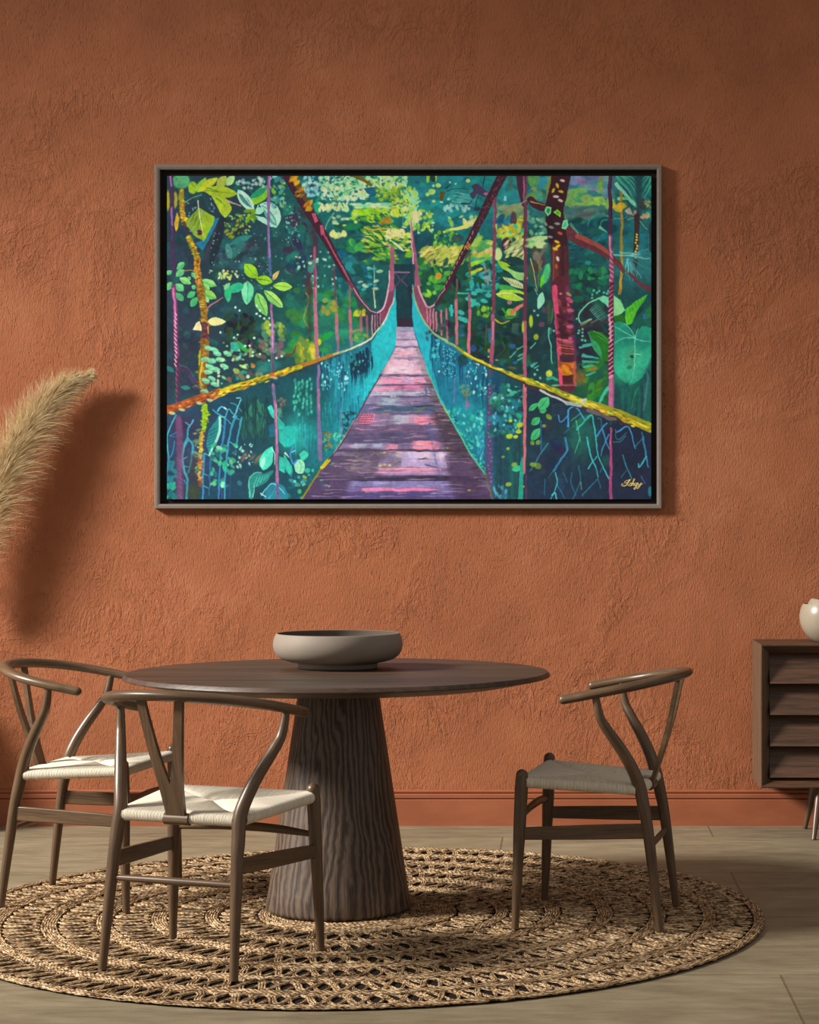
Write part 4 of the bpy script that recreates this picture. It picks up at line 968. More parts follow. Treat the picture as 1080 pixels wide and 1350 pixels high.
    # tree trunk
    A.line([(0, 250), (60, 305), (200, 350)], 60, 80, (66, 30, 46)); A.line([(0, 265), (70, 290), (140, 305)], 12, 6, (190, 150, 60), .9)
    A.line([(330, 540), (450, 620), (600, 690), (760, 800), (830, 890)], 110, 34, (96, 46, 56)); A.line([(420, 580), (600, 660), (700, 730)], 46, 34, (166, 74, 66), .9); A.line([(740, 790), (830, 890)], 40, 26, (110, 52, 56)); A.line([(880, 915), (980, 1000), (1070, 1055)], 26, 40, (100, 50, 60)); A.line([(360, 470), (420, 550)], 26, 16, (90, 150, 140), .8)
    A.line([(278, 20), (240, 200), (212, 350), (228, 470), (245, 620), (260, 760), (262, 1000), (268, 1100)], 168, 150, (56, 26, 38))
    A.line([(190, 340), (170, 460), (190, 620)], 90, 60, (46, 22, 36)); A.line([(225, 680), (225, 900), (225, 1090)], 60, 60, (120, 54, 46), .8, 8); A.line([(310, 680), (325, 1000)], 34, 40, (96, 44, 54), .8, 5); A.line([(205, 700), (200, 1080)], 16, 18, (130, 70, 66), .8)
    for x, y, r, c in ((200, 170, -60, 0), (270, 180, 10, 0), (235, 130, 60, 0), (225, 225, 10, 1), (265, 262, 20, 1), (280, 85, 0, 1), (240, 470, 10, 2), (185, 500, 20, 2), (135, 465, 50, 2), (175, 585, 10, 2), (235, 630, 20, 0), (240, 670, -30, 0), (215, 690, 20, 0), (240, 780, 70, 1), (310, 975, 60, 3), (230, 850, 80, 3), (95, 492, 0, 4), (98, 555, 0, 4), (65, 430, 30, 4), (262, 555, 20, 3)): A.blob(x, y, 24, 12, ((222, 190, 40), (214, 196, 190), (120, 150, 130), (180, 90, 40), (120, 196, 150))[c], .95, r, .2)
    A.line([(250, 965), (290, 970)], 6, 4, (150, 100, 110), .7)
    for p, c, d in (([(140, 318), (186, 320), (178, 380), (150, 404), (120, 360)], (120, 220, 150), (30, 150, 80)), ([(200, 365), (240, 340), (270, 370), (262, 412)], (140, 220, 60), (80, 180, 20)), ([(290, 440), (325, 430), (336, 480), (310, 522), (276, 512)], (120, 220, 160), (60, 190, 130))):
        A.poly(p, c); cx = sum(q[0] for q in p) / len(p); cy = sum(q[1] for q in p) / len(p); A.poly([(cx + (x - cx) * .6, cy + (y - cy) * .6) for x, y in p], d)
    A.line([(712, 20), (706, 200), (712, 420), (708, 580)], 36, 32, (70, 40, 72)); A.line([(722, 240), (722, 420)], 10, 10, (40, 24, 50)); A.line([(708, 570), (716, 760), (722, 1090)], 30, 40, (140, 66, 100)); A.line([(704, 580), (712, 740)], 14, 12, (210, 150, 190))
    for y in range(700, 1080, 44): A.line([(706, y), (730, y + 24)], 12, 10, (216, 140, 180), .85)
    # ---------- centre: far end of the bridge
    A.tile(375, 380)
    A.poly([(975, -220), (1160, -220), (1160, 360), (985, 340)], (14, 54, 66), .9); A.poly([(1000, 260), (1150, 260), (1150, 350), (995, 345)], (48, 34, 54), .9)
    A.line([(960, -145), (1110, -145)], 18, 14, (130, 96, 130)); A.line([(990, -130), (1090, -20)], 14, 12, (80, 60, 96)); A.line([(1090, -130), (985, -20)], 14, 12, (70, 56, 90))
    A.poly([(600, 0), (700, 110), (820, 222), (905, 120), (940, -20), (985, -20), (970, 110), (900, 270), (830, 360), (790, 400), (720, 300), (660, 170)], (74, 40, 62), .55)
    A.poly([(905, 120), (940, -40), (985, -40), (975, 90), (925, 230), (870, 310), (850, 230)], (124, 60, 88))
    A.line([(925, -390), (955, -340), (950, -120), (930, 0), (905, 100), (870, 180), (825, 218)], 20, 12, (196, 130, 170)); A.line([(962, -360), (956, -150), (948, 0)], 34, 50, (160, 84, 116)); A.line([(935, -160), (925, 0), (895, 130), (860, 195), (820, 222)], 9, 9, (226, 180, 200)); A.leaf(950, -430, 1070, -330, 26, (190, 220, 160))
    A.line([(570, -60), (640, 50), (700, 120), (760, 185), (820, 224)], 34, 12, (110, 48, 74)); A.line([(610, 0), (680, 100), (760, 188), (815, 216)], 7, 7, (220, 170, 190), .9); A.line([(795, 20), (808, 170)], 14, 12, (180, 190, 140))
    # left hangers
    for x0, y0, x1, y1, w, c in ((262, -160, 272, 0, 20, (120, 60, 90)), (270, 0, 286, 620, 30, (176, 100, 128)), (440, -200, 452, 100, 12, (110, 50, 76)), (458, 80, 462, 230, 12, (120, 110, 90)), (460, 225, 476, 570, 26, (182, 100, 120)), (576, -20, 580, 210, 12, (150, 80, 100)), (580, 205, 592, 525, 26, (186, 100, 110)), (680, 230, 690, 490, 24, (170, 90, 110)), (734, 240, 738, 460, 18, (140, 84, 110)), (780, 240, 780, 410, 10, (190, 140, 160)), (804, 240, 806, 380, 9, (170, 110, 140)), (826, 230, 828, 350, 9, (150, 90, 120)), (850, 210, 850, 320, 9, (170, 100, 130))):
        A.line([(x0, y0), (x1, y1)], w, w, c)
    A.line([(276, 0), (282, 300)], 8, 8, (214, 140, 160), .7)
    A.line([(190, 40), (215, 110), (170, 260), (215, 350)], 12, 10, (150, 140, 60), .9); A.line([(230, -60), (220, 200), (225, 460)], 44, 40, (60, 50, 40), .6, 4)
    A.dabs((110, 470, 300, 660), 40, [(140, 160, 30), (190, 190, 40), (90, 130, 50)], (14, 30), (1, 2.2), (50, 110)); A.dabs((330, 100, 450, 220), 14, [(150, 150, 60), (60, 140, 80)], (14, 28)); A.dabs((620, 200, 720, 240), 8, [(190, 200, 40)], (12, 20)); A.blob(640, 380, 60, 16, (190, 120, 110), .8, -15); A.dabs((600, 380, 720, 460), 14, [(120, 160, 40), (40, 140, 70)], (10, 20)); A.line([(20, 590), (70, 580), (100, 510)], 26, 12, (110, 50, 34), .9)
    for x0, y0, x1, y1, w, c in ((262, 0, 272, 120, 18, (150, 84, 110)), (270, 100, 286, 630, 28, (176, 100, 128)), (460, 225, 476, 570, 24, (182, 100, 120)), (580, 205, 592, 525, 24, (186, 100, 110))): A.line([(x0, y0), (x1, y1)], w, w, c)
    # ---------- left mesh panel
    A.tile(0, 0, 1)
    LR = [(219, 541), (264, 525), (286, 517), (319, 505), (357, 496), (375, 491), (410, 478), (446, 466), (477, 454), (498, 436), (511, 415), (519, 395), (521, 376)]
    LD = [(523, 430), (521, 460), (501, 493), (490, 513), (470, 548), (448, 587), (421, 620), (397, 658)]
    A.poly(LR + LD + [(219, 658)], (18, 62, 84))
    A.poly([(498, 436), (511, 415), (519, 395), (521, 376), (524, 432), (521, 460), (501, 493), (470, 548), (440, 590), (440, 560), (470, 500), (487, 470)], (22, 176, 190))
    for x, y, rx, ry, c, al in ((455, 520, 28, 60, (18, 120, 150), .9), (480, 500, 22, 40, (24, 168, 184), .8), (435, 570, 26, 50, (16, 126, 140), .8), (400, 530, 30, 40, (14, 88, 92), .9), (390, 575, 26, 22, (24, 166, 160), .9), (420, 620, 26, 30, (18, 120, 130), .8), (340, 560, 30, 50, (16, 74, 78), .9), (330, 620, 50, 40, (18, 66, 76), .9), (270, 600, 60, 60, (26, 58, 88), .8), (245, 590, 30, 60, (46, 56, 88), .7), (240, 560, 14, 10, (54, 36, 70), .8), (400, 640, 40, 20, (16, 70, 88), .8)): A.blob(x, y, rx, ry, c, al, 0, .8)
    A.tile(375, 380)
    for _ in range(150):
        x = rng.uniform(300, 800); y = rng.uniform(560, 760) if rng.random() < .6 else rng.uniform(600, 1080); L = rng.uniform(60, 220)
        if y > 1090 - (x - 300) * .15 - 60 and x > 760: continue
        A.line([(x, y), (x + rng.normal(0, 6), y + L)], rng.uniform(8, 22), 3, ((10, 48, 80), (16, 70, 110), (20, 130, 150), (30, 170, 180))[rng.integers(4)], .55)
    for _ in range(36):
        x = rng.uniform(590, 790); y = 520 + (790 - x) * .45 + rng.uniform(-10, 120); A.line([(x, y), (x + rng.normal(0, 5), y + rng.uniform(60, 190))], rng.uniform(14, 34), 3, (10, 46, 74), .85)
    A.poly([(770, 480), (900, 290), (975, 60), (1000, 330), (985, 540), (850, 760), (700, 1000), (700, 860), (790, 700)], (26, 182, 196), .8); A.line([(905, 300), (900, 700)], 40, 20, (40, 200, 210), .4, 8)
    A.dabs((330, 640, 560, 900), 60, [(170, 236, 232), (110, 210, 220), (60, 170, 190)], (4, 9), (1, 2), (80, 100)); A.dabs((560, 620, 760, 800), 20, [(20, 140, 130), (110, 210, 210)], (4, 10), (1, 2), (80, 100))
    A.tile(375, 510)
    for i in range(5):
        for j in range(9):
            x, y = 90 + i * 36 + rng.normal(0, 7), -60 + j * 34 + (i % 2) * 16 + rng.normal(0, 6)
            if rng.random() < .85: A.blob(x, y, 11, 18, (60, 190, 160) if rng.random() < .6 else (40, 150, 130), .85, 10)
    for _ in range(60):
        x, y = rng.uniform(80, 640), rng.uniform(100, 520)
        if y > 300 + (640 - x) * 1.0: continue
        A.line([(x, y), (x + rng.normal(0, 5), y + rng.uniform(60, 170))], rng.uniform(7, 16), 3, ((24, 150, 160), (14, 90, 120), (40, 180, 170), (16, 110, 130))[rng.integers(4)], .6)
    A.poly([(0, 350), (60, 345), (120, 380), (100, 500), (0, 520)], (24, 176, 168), .85, True); A.line([(140, 330), (135, 480)], 10, 5, (40, 170, 190)); A.line([(180, 330), (185, 540)], 10, 5, (40, 160, 190))
    A.dabs((340, 400, 420, 560), 40, [(90, 60, 40), (60, 170, 130), (30, 100, 90), (150, 110, 50)], (5, 11)); A.dabs((430, 400, 560, 540), 50, [(60, 190, 160), (20, 120, 120), (110, 200, 150)], (4, 9)); A.dabs((500, 200, 640, 420), 50, [(16, 90, 100), (40, 160, 150), (20, 60, 80)], (6, 13))
    A.leaf(60, 790, 0, 640, 70, (24, 160, 150)); A.leaf(-10, 600, 60, 800, 40, (40, 180, 160)); A.poly([(95, 750), (85, 690), (110, 650), (160, 650), (178, 700), (165, 765), (125, 772)], (130, 208, 170), 1, True); A.line([(130, 660), (150, 700), (140, 760)], 6, 4, (60, 150, 120)); A.poly([(130, 600), (170, 560), (210, 590), (190, 630), (150, 650)], (50, 190, 160), 1, True); A.line([(80, 530), (50, 590), (75, 680), (110, 650)], 12, 16, (50, 130, 200)); A.line([(65, 580), (100, 560)], 10, 6, (110, 190, 220)); A.line([(0, 590), (40, 630)], 20, 6, (190, 226, 190), .8); A.blob(200, 745, 24, 24, (40, 180, 150)); A.blob(250, 740, 14, 14, (40, 170, 140))
    A.dabs((160, 780, 190, 870), 8, [(170, 190, 50), (120, 190, 110)], (7, 11), (1, 1.3)); A.dabs((30, 780, 240, 990), 24, [(24, 130, 130), (20, 90, 110), (60, 180, 150)], (8, 18)); A.blob(130, 930, 18, 22, (50, 170, 90)); A.blob(90, 840, 13, 13, (80, 200, 170))
    A.line([(375 - 375 + 303, -190), (300, 0), (305, 300), (318, 640)], 22, 36, (124, 96, 150), .95); A.line([(300, 20), (308, 200)], 14, 16, (180, 110, 150), .8); A.line([(498, 200), (502, 330), (506, 430)], 9, 12, (130, 110, 160), .8); A.line([(498, -100), (498, 200)], 8, 8, (60, 110, 150), .6)
    # ---------- fence loops, lower left
    A.tile(215, 510)
    for x, y in ((820, 270), (780, 205), (878, 200), (730, 275), (880, 310), (758, 345), (800, 400), (862, 390), (714, 410), (838, 165), (700, 340), (840, 340)):
        A.poly([(x, y - 62), (x + 30, y), (x, y + 60), (x - 30, y)], (44, 118, 98) if y < 330 else (34, 92, 80), .8, True)
    for i in range(26): x = rng.uniform(690, 930); A.line([(x, rng.uniform(60, 200)), (x + rng.normal(0, 30), rng.uniform(300, 520))], 10, 5, (12, 52, 56), .6)
    A.poly([(478, 272), (500, 330), (492, 430), (405, 600), (380, 520), (395, 400)], (26, 124, 128))
    for i in range(6): A.line([(400 - i * 2, 400 + i * 30), (485 - i * 9, 360 + i * 32)], 9, 4, (18, 84, 100), .9)
    blue = (36, 122, 176); cy = (52, 156, 178)
    for pts, w, c in (([(110, 250), (75, 310), (35, 440), (30, 540), (45, 640), (25, 780), (20, 900)], 12, cy), ([(215, 460), (180, 520), (165, 640), (182, 740), (210, 830), (202, 995)], 26, cy), ([(215, 460), (258, 520), (246, 650), (216, 760)], 20, (44, 140, 170)), ([(258, 300), (226, 370), (215, 455)], 18, cy), ([(190, 315), (240, 352)], 9, cy), ([(120, 400), (60, 430), (95, 440)], 7, blue), ([(90, 480), (85, 560), (50, 640)], 12, blue), ([(170, 640), (215, 620)], 10, cy), ([(175, 700), (225, 710)], 10, cy), ([(180, 830), (205, 880)], 12, blue),
                      ([(545, 275), (532, 450), (508, 600), (490, 990)], 20, blue), ([(640, 260), (594, 400), (572, 560), (548, 800), (543, 990)], 20, (46, 140, 180)), ([(695, 270), (668, 400), (646, 540)], 17, (50, 150, 186)), ([(480, 212), (515, 170), (558, 200)], 12, (80, 180, 216)), ([(440, 200), (500, 250), (560, 290), (605, 335)], 12, cy), ([(550, 265), (580, 195), (622, 240)], 14, cy), ([(595, 140), (650, 160), (695, 215)], 9, cy), ([(620, 268), (655, 190), (688, 108)], 12, (90, 190, 214)), ([(650, 100), (685, 95)], 10, (140, 214, 226)), ([(640, 270), (690, 300)], 8, cy), ([(505, 330), (540, 370)], 9, blue), ([(590, 490), (645, 530)], 10, cy), ([(360, 600), (352, 780), (348, 995)], 22, blue), ([(362, 590), (420, 615)], 10, cy), ([(420, 620), (408, 960)], 16, (28, 96, 140)), ([(360, 770), (400, 785)], 8, cy), ([(355, 880), (400, 900)], 10, cy), ([(505, 550), (560, 560)], 7, cy), ([(600, 700), (590, 980)], 14, (30, 70, 120)), ([(515, 850), (520, 990)], 14, (60, 60, 130))):
        A.line(pts, w, w * .7, c, .95)
    A.line([(496, 268), (492, 420), (408, 606)], 24, 20, (132, 214, 190)); A.line([(500, 262), (545, 270)], 16, 8, (80, 190, 180)); A.line([(540, 175), (560, 195)], 9, 6, (200, 240, 240))
    A.line([(130, 280), (140, 480), (145, 995)], 50, 60, (106, 64, 106), .85, 3); A.line([(150, 300), (165, 440)], 20, 26, (110, 70, 116), .5, 3)
    for y in range(640, 980, 40): A.line([(140, y), (155, y + 22)], 6, 6, (160, 90, 140), .7)
    A.line([(255, 640), (260, 990)], 80, 90, (60, 52, 50), .5, 8); A.blob(270, 930, 50, 60, (50, 70, 30), .6, 0, .7)
    moss([(368, 170), (366, 270), (360, 380)], 52, 34, (110, 160, 20), [(150, 196, 20), (110, 170, 20), (180, 200, 40)], 60); moss([(340, 400), (330, 520), (322, 600)], 22, 36, (150, 130, 30), [(200, 180, 60), (180, 110, 30), (214, 170, 40)], 40); moss([(320, 600), (322, 740), (326, 870)], 36, 22, (140, 84, 40), [(190, 110, 50), (210, 150, 60), (110, 60, 40)], 60); A.dabs((270, 380, 330, 780), 30, [(150, 170, 80), (90, 120, 90)], (7, 13))
    A.dabs((420, 520, 700, 880), 46, [(40, 160, 130), (50, 180, 120), (110, 200, 160), (24, 100, 110)], (8, 20), (1, 1.7)); A.blob(450, 858, 22, 22, (70, 170, 110)); A.blob(545, 700, 22, 50, (30, 170, 140)); A.dabs((640, 500, 800, 720), 24, [(130, 214, 190), (150, 220, 200)], (4, 9)); A.dabs((700, 560, 860, 680), 12, [(110, 90, 70)], (4, 7), (4, 8), (-60, -40))
    A.poly([(760, 990), (758, 840), (800, 765), (880, 770), (975, 742), (920, 840), (850, 880), (800, 900), (795, 990)], (28, 124, 120), 1, True)
    for i in range(5): A.line([(800 + i * 30, 890 - i * 20), (830 + i * 26, 800 - i * 6)], 7, 4, (80, 184, 166), .9)
    A.line([(765, 980), (760, 840), (805, 765), (870, 760)], 12, 8, (80, 180, 160)); A.line([(790, 980), (810, 880)], 8, 5, (130, 220, 200))
    A.poly([(890, 995), (930, 880), (1000, 850), (1080, 900), (1100, 995)], (28, 118, 142), 1, True); A.line([(870, 970), (920, 900), (960, 860), (1010, 880), (1080, 950)], 10, 8, (90, 190, 210)); A.line([(865, 950), (910, 980)], 14, 8, (150, 220, 220)); A.line([(940, 990), (990, 900)], 8, 5, (60, 160, 180))
    A.leaf(880, 735, 965, 520, 110, (62, 204, 180), None, .4); A.leaf(875, 720, 900, 620, 40, (140, 226, 190)); A.line([(960, 540), (990, 600), (985, 690)], 7, 5, (180, 240, 230)); A.poly([(925, 180), (955, 160), (985, 220), (985, 280), (945, 240)], (50, 190, 176), 1, True); A.poly([(1010, 250), (1080, 330), (1080, 540), (1030, 480), (1020, 360)], (34, 176, 164), .9); A.poly([(930, 340), (985, 320), (985, 440), (940, 440)], (20, 100, 130), .8); A.poly([(1030, 610), (1080, 640), (1080, 770), (1030, 740)], (40, 176, 160)); A.dabs((1010, 100, 1080, 260), 14, [(110, 96, 84), (60, 140, 120)], (10, 20))
    A.line([(975, -20), (988, 100), (1004, 400), (1010, 800), (1022, 995)], 26, 26, (150, 92, 140)); A.line([(1000, 150), (1010, 500)], 12, 12, (206, 130, 170), .8); A.line([(978, 0), (986, 110)], 22, 20, (70, 96, 130), .8); A.line([(1012, 860), (1020, 990)], 24, 22, (70, 80, 130), .7)
    A.dabs((20, 860, 100, 995), 16, [(30, 150, 130), (20, 110, 110)], (10, 22)); A.dabs((20, 640, 110, 850), 12, [(30, 110, 130)], (10, 22))
    # left hand rail
    A.tile(0, 0, 1)
    A.line([(219, 542), (264, 526.5), (286, 519), (319, 507)], 9, 7, (96, 52, 40)); A.line([(219, 539), (264, 523.5), (290, 515)], 8, 8, (160, 78, 30)); A.line([(280, 518.5), (319, 505.5), (357, 495), (375, 490)], 5.5, 6.5, (186, 170, 20)); A.line([(330, 504), (375, 492)], 3, 3, (60, 50, 40), .7)
    A.line([(375, 489.5), (410, 477), (446, 465)], 6.4, 4.2, (166, 110, 26)); A.line([(375, 489), (396, 483)], 6, 5, (206, 186, 24)); A.line([(440, 467), (477, 453), (498, 435), (511, 414), (519, 394)], 3, 1.6, (150, 170, 130)); A.line([(455, 462), (485, 448.5), (500, 433)], 1.4, 1.4, (210, 220, 180), .9); A.line([(504, 427), (514, 407), (520, 392)], 1.6, 1.4, (214, 200, 210)); A.line([(378, 494), (446, 468)], 1.6, 1.2, (70, 50, 40), .7)
    for _ in range(150):
        x = rng.uniform(285, 392); y = 519 - (x - 285) * .322 + rng.normal(0, 2) + (1.5 if x < 340 else 0); A.blob(x, y, rng.uniform(1.5, 4), rng.uniform(.6, 1.1), ((226, 206, 30), (190, 130, 24), (120, 150, 20), (90, 64, 20), (240, 220, 60))[rng.integers(5)], .9, -20)
    for _ in range(70):
        x = rng.uniform(219, 290); y = 541 - (x - 219) * .335 + rng.normal(0, 2.4); A.blob(x, y, rng.uniform(1.5, 4), rng.uniform(.6, 1.2), ((190, 96, 34), (140, 60, 24), (206, 130, 50), (100, 50, 40))[rng.integers(4)], .9, -20)
    for x, y in ((262, 531), (239, 539), (276, 527), (226, 544)): A.blob(x, y, 4.4, 2, (176, 190, 130), .9, 10)
    A.blob(358.5, 494, 3.5, 3, (190, 90, 40)); A.blob(362, 498, 4, 2, (170, 150, 110), .9)
    # ---------- right mesh panel
    RR = [(544, 380), (548, 398), (557, 419), (572, 438), (599, 456), (624, 472), (653, 485), (695, 502), (730, 513), (759, 526), (810, 542), (859, 566)]
    RD = [(544, 430), (551, 454), (562, 482), (572, 506), (584, 535), (600, 560), (618, 593), (639, 623), (649, 658)]
    A.poly([(538, 376)] + RR + [(859, 658)] + RD[::-1], (30, 40, 64))
    A.poly([(544, 380), (548, 398), (557, 419), (572, 438), (599, 456), (624, 472), (653, 485), (668, 491), (660, 560), (652, 658)] + RD[::-1], (16, 104, 136))
    A.poly([(543, 385), (548, 400), (557, 420), (570, 438), (566, 470), (580, 520), (600, 560), (584, 535), (562, 482), (545, 432)], (24, 170, 192))
    for x, y, rx, ry, c, al in ((600, 500, 20, 40, (20, 126, 160), .8), (640, 505, 20, 24, (18, 90, 120), .9), (620, 560, 22, 30, (20, 140, 150), .9), (635, 590, 14, 24, (16, 110, 140), .8), (672, 520, 20, 40, (16, 70, 84), .9), (675, 590, 24, 50, (18, 72, 80), .9), (710, 560, 30, 40, (24, 56, 70), .8), (770, 580, 26, 36, (24, 88, 84), .8), (830, 600, 40, 50, (28, 38, 62), .9), (740, 640, 60, 30, (26, 52, 76), .7), (580, 470, 10, 14, (30, 160, 180), .7), (655, 540, 8, 50, (18, 60, 100), .8)): A.blob(x, y, rx, ry, c, al, 0, .8)
    A.tile(535, 380)
    for _ in range(90):
        x = rng.uniform(220, 760); yt_ = 420 + (x - 220) * .55; A.line([(x, yt_ + rng.uniform(10, 200)), (x + rng.normal(0, 8), yt_ + rng.uniform(160, 420))], rng.uniform(8, 20), 3, ((12, 60, 100), (20, 120, 150), (14, 80, 120), (30, 150, 170))[rng.integers(4)], .5)
    for j in range(9):
        for i in range(7):
            x, y = 335 + i * 17 + rng.normal(0, 2), 510 + j * 30 + i * 9; A.blob(x, y, 5, 5, (130, 210, 220) if rng.random() < .6 else (10, 50, 70), .9)
    for p in (((235, 420), (240, 560)), ((265, 440), (270, 640)), ((300, 470), (310, 640)), ((480, 600), (485, 840)), ((690, 760), (680, 1000)), ((720, 740), (730, 1060))): A.line(list(p), 26, 10, (12, 60, 96), .7)
    A.dabs((540, 620, 740, 960), 46, [(190, 240, 236), (100, 210, 214), (40, 170, 180)], (4, 10), (1, 2.2), (90, 120)); A.blob(295, 740, 9, 9, (220, 246, 240)); A.dabs((230, 440, 300, 640), 20, [(60, 190, 200)], (5, 9)); A.line([(435, 800), (432, 1010)], 14, 20, (96, 110, 160), .8); A.line([(545, 640), (548, 860)], 8, 12, (60, 90, 130), .7); A.line([(540, 900), (545, 1080)], 12, 18, (130, 110, 150), .8); A.blob(555, 1030, 26, 30, (130, 90, 130), .6, 0, .5); A.dabs((480, 860, 560, 960), 14, [(130, 130, 70), (60, 150, 130)], (6, 14)); A.dabs((770, 830, 1060, 1080), 60, [(60, 190, 150), (110, 200, 180), (24, 110, 90), (20, 70, 84)], (7, 18), (1, 1.8))
    A.tile(535, 510)
    A.dabs((430, 200, 700, 700), 110, [(40, 190, 160), (24, 150, 160), (30, 170, 170), (110, 214, 200), (16, 90, 130)], (6, 16), (1, 2), (40, 120), (.5, .9), lambda x, y: y < 260 + (x - 400) * 1.55 and y > 180)
    for _ in range(40): x, y = rng.uniform(640, 700), rng.uniform(330, 640); A.line([(x, y), (x - 14, y + 50)], 5, 3, (60, 180, 200), .7)
    A.line([(752, 0), (745, 500), (738, 995)], 46, 90, (84, 66, 116), .85, 4)
    for y in range(10, 900, 36): A.blob(748 + rng.normal(0, 9), y, 8, 6, (176, 110, 150), .8)
    A.dabs((760, 20, 1040, 420), 60, [(24, 110, 100), (40, 150, 120), (20, 80, 90), (30, 120, 150)], (12, 34), (1, 2), (0, 180), (.5, .9)); A.dabs((780, 20, 1040, 400), 24, [(120, 200, 200), (70, 170, 190)], (5, 12), (1, 2.2), (60, 120))
    for _ in range(30): x = rng.uniform(790, 1040); A.line([(x, rng.uniform(380, 700)), (x + rng.normal(0, 12), 995)], 26, 20, ((18, 90, 92), (20, 70, 90), (24, 100, 80), (40, 56, 76))[rng.integers(4)], .5)
    for x, y, r, c in ((945, 60, 24, 1), (970, 45, 18, 1), (930, 300, 18, 0), (1018, 335, 30, 0), (1005, 395, 26, 0), (925, 435, 30, 0), (980, 440, 22, 0), (912, 545, 18, 2), (868, 625, 13, 2), (968, 690, 26, 2), (990, 725, 40, 1), (916, 865, 26, 2), (1045, 885, 14, 0), (790, 90, 16, 3), (860, 100, 16, 3), (925, 125, 14, 1), (955, 180, 9, 3), (875, 335, 12, 3), (978, 296, 12, 3)): A.blob(x, y, r, r * .72, ((170, 200, 40), (50, 190, 130), (130, 160, 60), (120, 210, 214))[c], .95, -10)
    A.line([(1045, 640), (1030, 800), (1022, 1000)], 34, 46, (24, 150, 130)); A.line([(1062, -20), (1062, 300), (1058, 700), (1058, 770)], 34, 14, (196, 100, 118)); A.line([(1070, 780), (1075, 995)], 20, 30, (70, 50, 84), .8); A.dabs((780, 880, 900, 995), 20, [(70, 170, 180), (50, 110, 140)], (6, 14), (1, 3), (60, 110))
    # lower right loops
    A.tile(700, 510)
    A.blob(460, 450, 105, 130, (26, 92, 84), .8, 10, .4); A.leaf(360, 360, 560, 240, 70, (24, 100, 80), None); A.blob(670, 660, 40, 50, (24, 90, 80), .7, 0, .6); A.dabs((0, 300, 330, 900), 36, [(28, 62, 80), (30, 44, 70), (40, 50, 70)], (20, 50), (1, 2), (0, 180), (.3, .6))
    c1, c2, c3 = (52, 140, 204), (52, 184, 194), (34, 110, 140)
    for pts, w, c in (([(335, 350), (330, 230), (350, 190), (400, 174), (450, 235), (482, 292)], 17, c1), ([(250, 250), (275, 310), (330, 240)], 11, c1), ([(345, 370), (300, 410)], 9, c3), ([(410, 380), (480, 300), (545, 250), (562, 330), (580, 450), (600, 600), (650, 720), (696, 822)], 13, c2), ([(505, 450), (530, 600), (575, 700), (602, 800)], 15, c2), ([(588, 440), (640, 362), (680, 316)], 16, c1), ([(640, 372), (670, 480), (702, 550)], 12, c1), ([(695, 420), (645, 540), (630, 612)], 12, c1), ([(600, 280), (625, 290), (635, 360)], 11, c3), ([(310, 450), (322, 560), (270, 650), (200, 752)], 20, (44, 124, 170)), ([(770, 402), (850, 350), (888, 380), (932, 545)], 15, c1), ([(755, 380), (780, 468), (855, 405)], 9, c3), ([(1000, 440), (1028, 600), (1050, 712)], 18, (40, 130, 170)), ([(940, 525), (1000, 450)], 10, c3), ([(990, 400), (1005, 440)], 12, c3), ([(1030, 620), (985, 690), (965, 710), (962, 680)], 13, c2), ([(820, 600), (850, 700), (902, 812)], 11, (40, 130, 160)), ([(808, 805), (850, 740)], 9, c3), ([(512, 724), (590, 612)], 12, c2), ([(220, 760), (236, 860), (180, 990)], 9, c2), ([(240, 880), (305, 990)], 8, c3), ([(430, 700), (442, 840), (376, 992)], 10, c3), ([(460, 965), (595, 820)], 12, c3), ([(290, 760), (330, 850)], 8, c3), ([(370, 760), (358, 850), (400, 960)], 8, c3), ([(160, 810), (200, 742)], 8, c3), ([(90, 300), (92, 440), (96, 560)], 12, (30, 100, 150)), ([(152, 500), (60, 640), (0, 745)], 13, (36, 120, 140)), ([(400, 300), (430, 410), (440, 480)], 8, (70, 180, 140)), ([(440, 440), (390, 590)], 8, (60, 170, 150)), ([(360, 300), (440, 240)], 9, (50, 150, 110)), ([(410, 360), (520, 270)], 10, (50, 160, 130)), ([(130, 820), (120, 960)], 8, c3), ([(580, 720), (620, 900)], 8, c3), ([(190, 960), (215, 940), (230, 992)], 14, c2), ([(620, 760), (640, 700)], 7, c3), ([(450, 840), (455, 910)], 8, (100, 170, 120)), ([(740, 490), (800, 485), (850, 430)], 10, (40, 110, 120)), ([(990, 790), (1020, 860)], 7, c3)):
        A.line(pts, w, w * .75, c, .95)
    for i in range(5): A.line([(190, 165 + i * 22), (250, 150 + i * 22), (300, 160 + i * 18)], 8, 5, (40, 70, 100), .9)
    for a in ((70, 200, 160, 90, 96, 1), (75, 215, 140, 205, 50, 1), (10, 340, 78, 265, 66, 1), (5, 475, 82, 365, 70, 1), (-20, 210, 70, 140, 50, 1), (50, 510, 85, 470, 40, 0), (0, 510, 30, 480, 40, 0)): A.leaf(*a[:5], (60, 184, 112) if a[5] else (110, 150, 50), (30, 130, 80))
    for x, y, r in ((162, 262, 28), (118, 342, 18), (60, 704, 32), (20, 690, 24)): A.blob(x, y, r, r * .8, (120, 160, 40) if x != 60 else (90, 130, 60), .9, 20)
    A.line([(716, 370), (714, 560), (720, 700), (710, 830), (714, 1000)], 20, 28, (156, 62, 116)); A.line([(714, 390), (712, 520)], 10, 10, (190, 90, 150), .8); A.blob(1065, 930, 20, 46, (30, 130, 150), .8)
    # right of centre, above the right rail
    A.tile(535, 380)
    for x, y0, y1, w, c in ((188, 180, 310, 9, (150, 96, 130)), (216, 170, 345, 16, (170, 100, 130)), (244, 180, 360, 16, (176, 100, 124)), (270, 210, 375, 16, (176, 96, 120)), (314, 190, 410, 18, (180, 100, 124)), (364, 180, 455, 18, (176, 100, 120))): A.line([(x, y0), (x + 3, y1)], w, w, c)
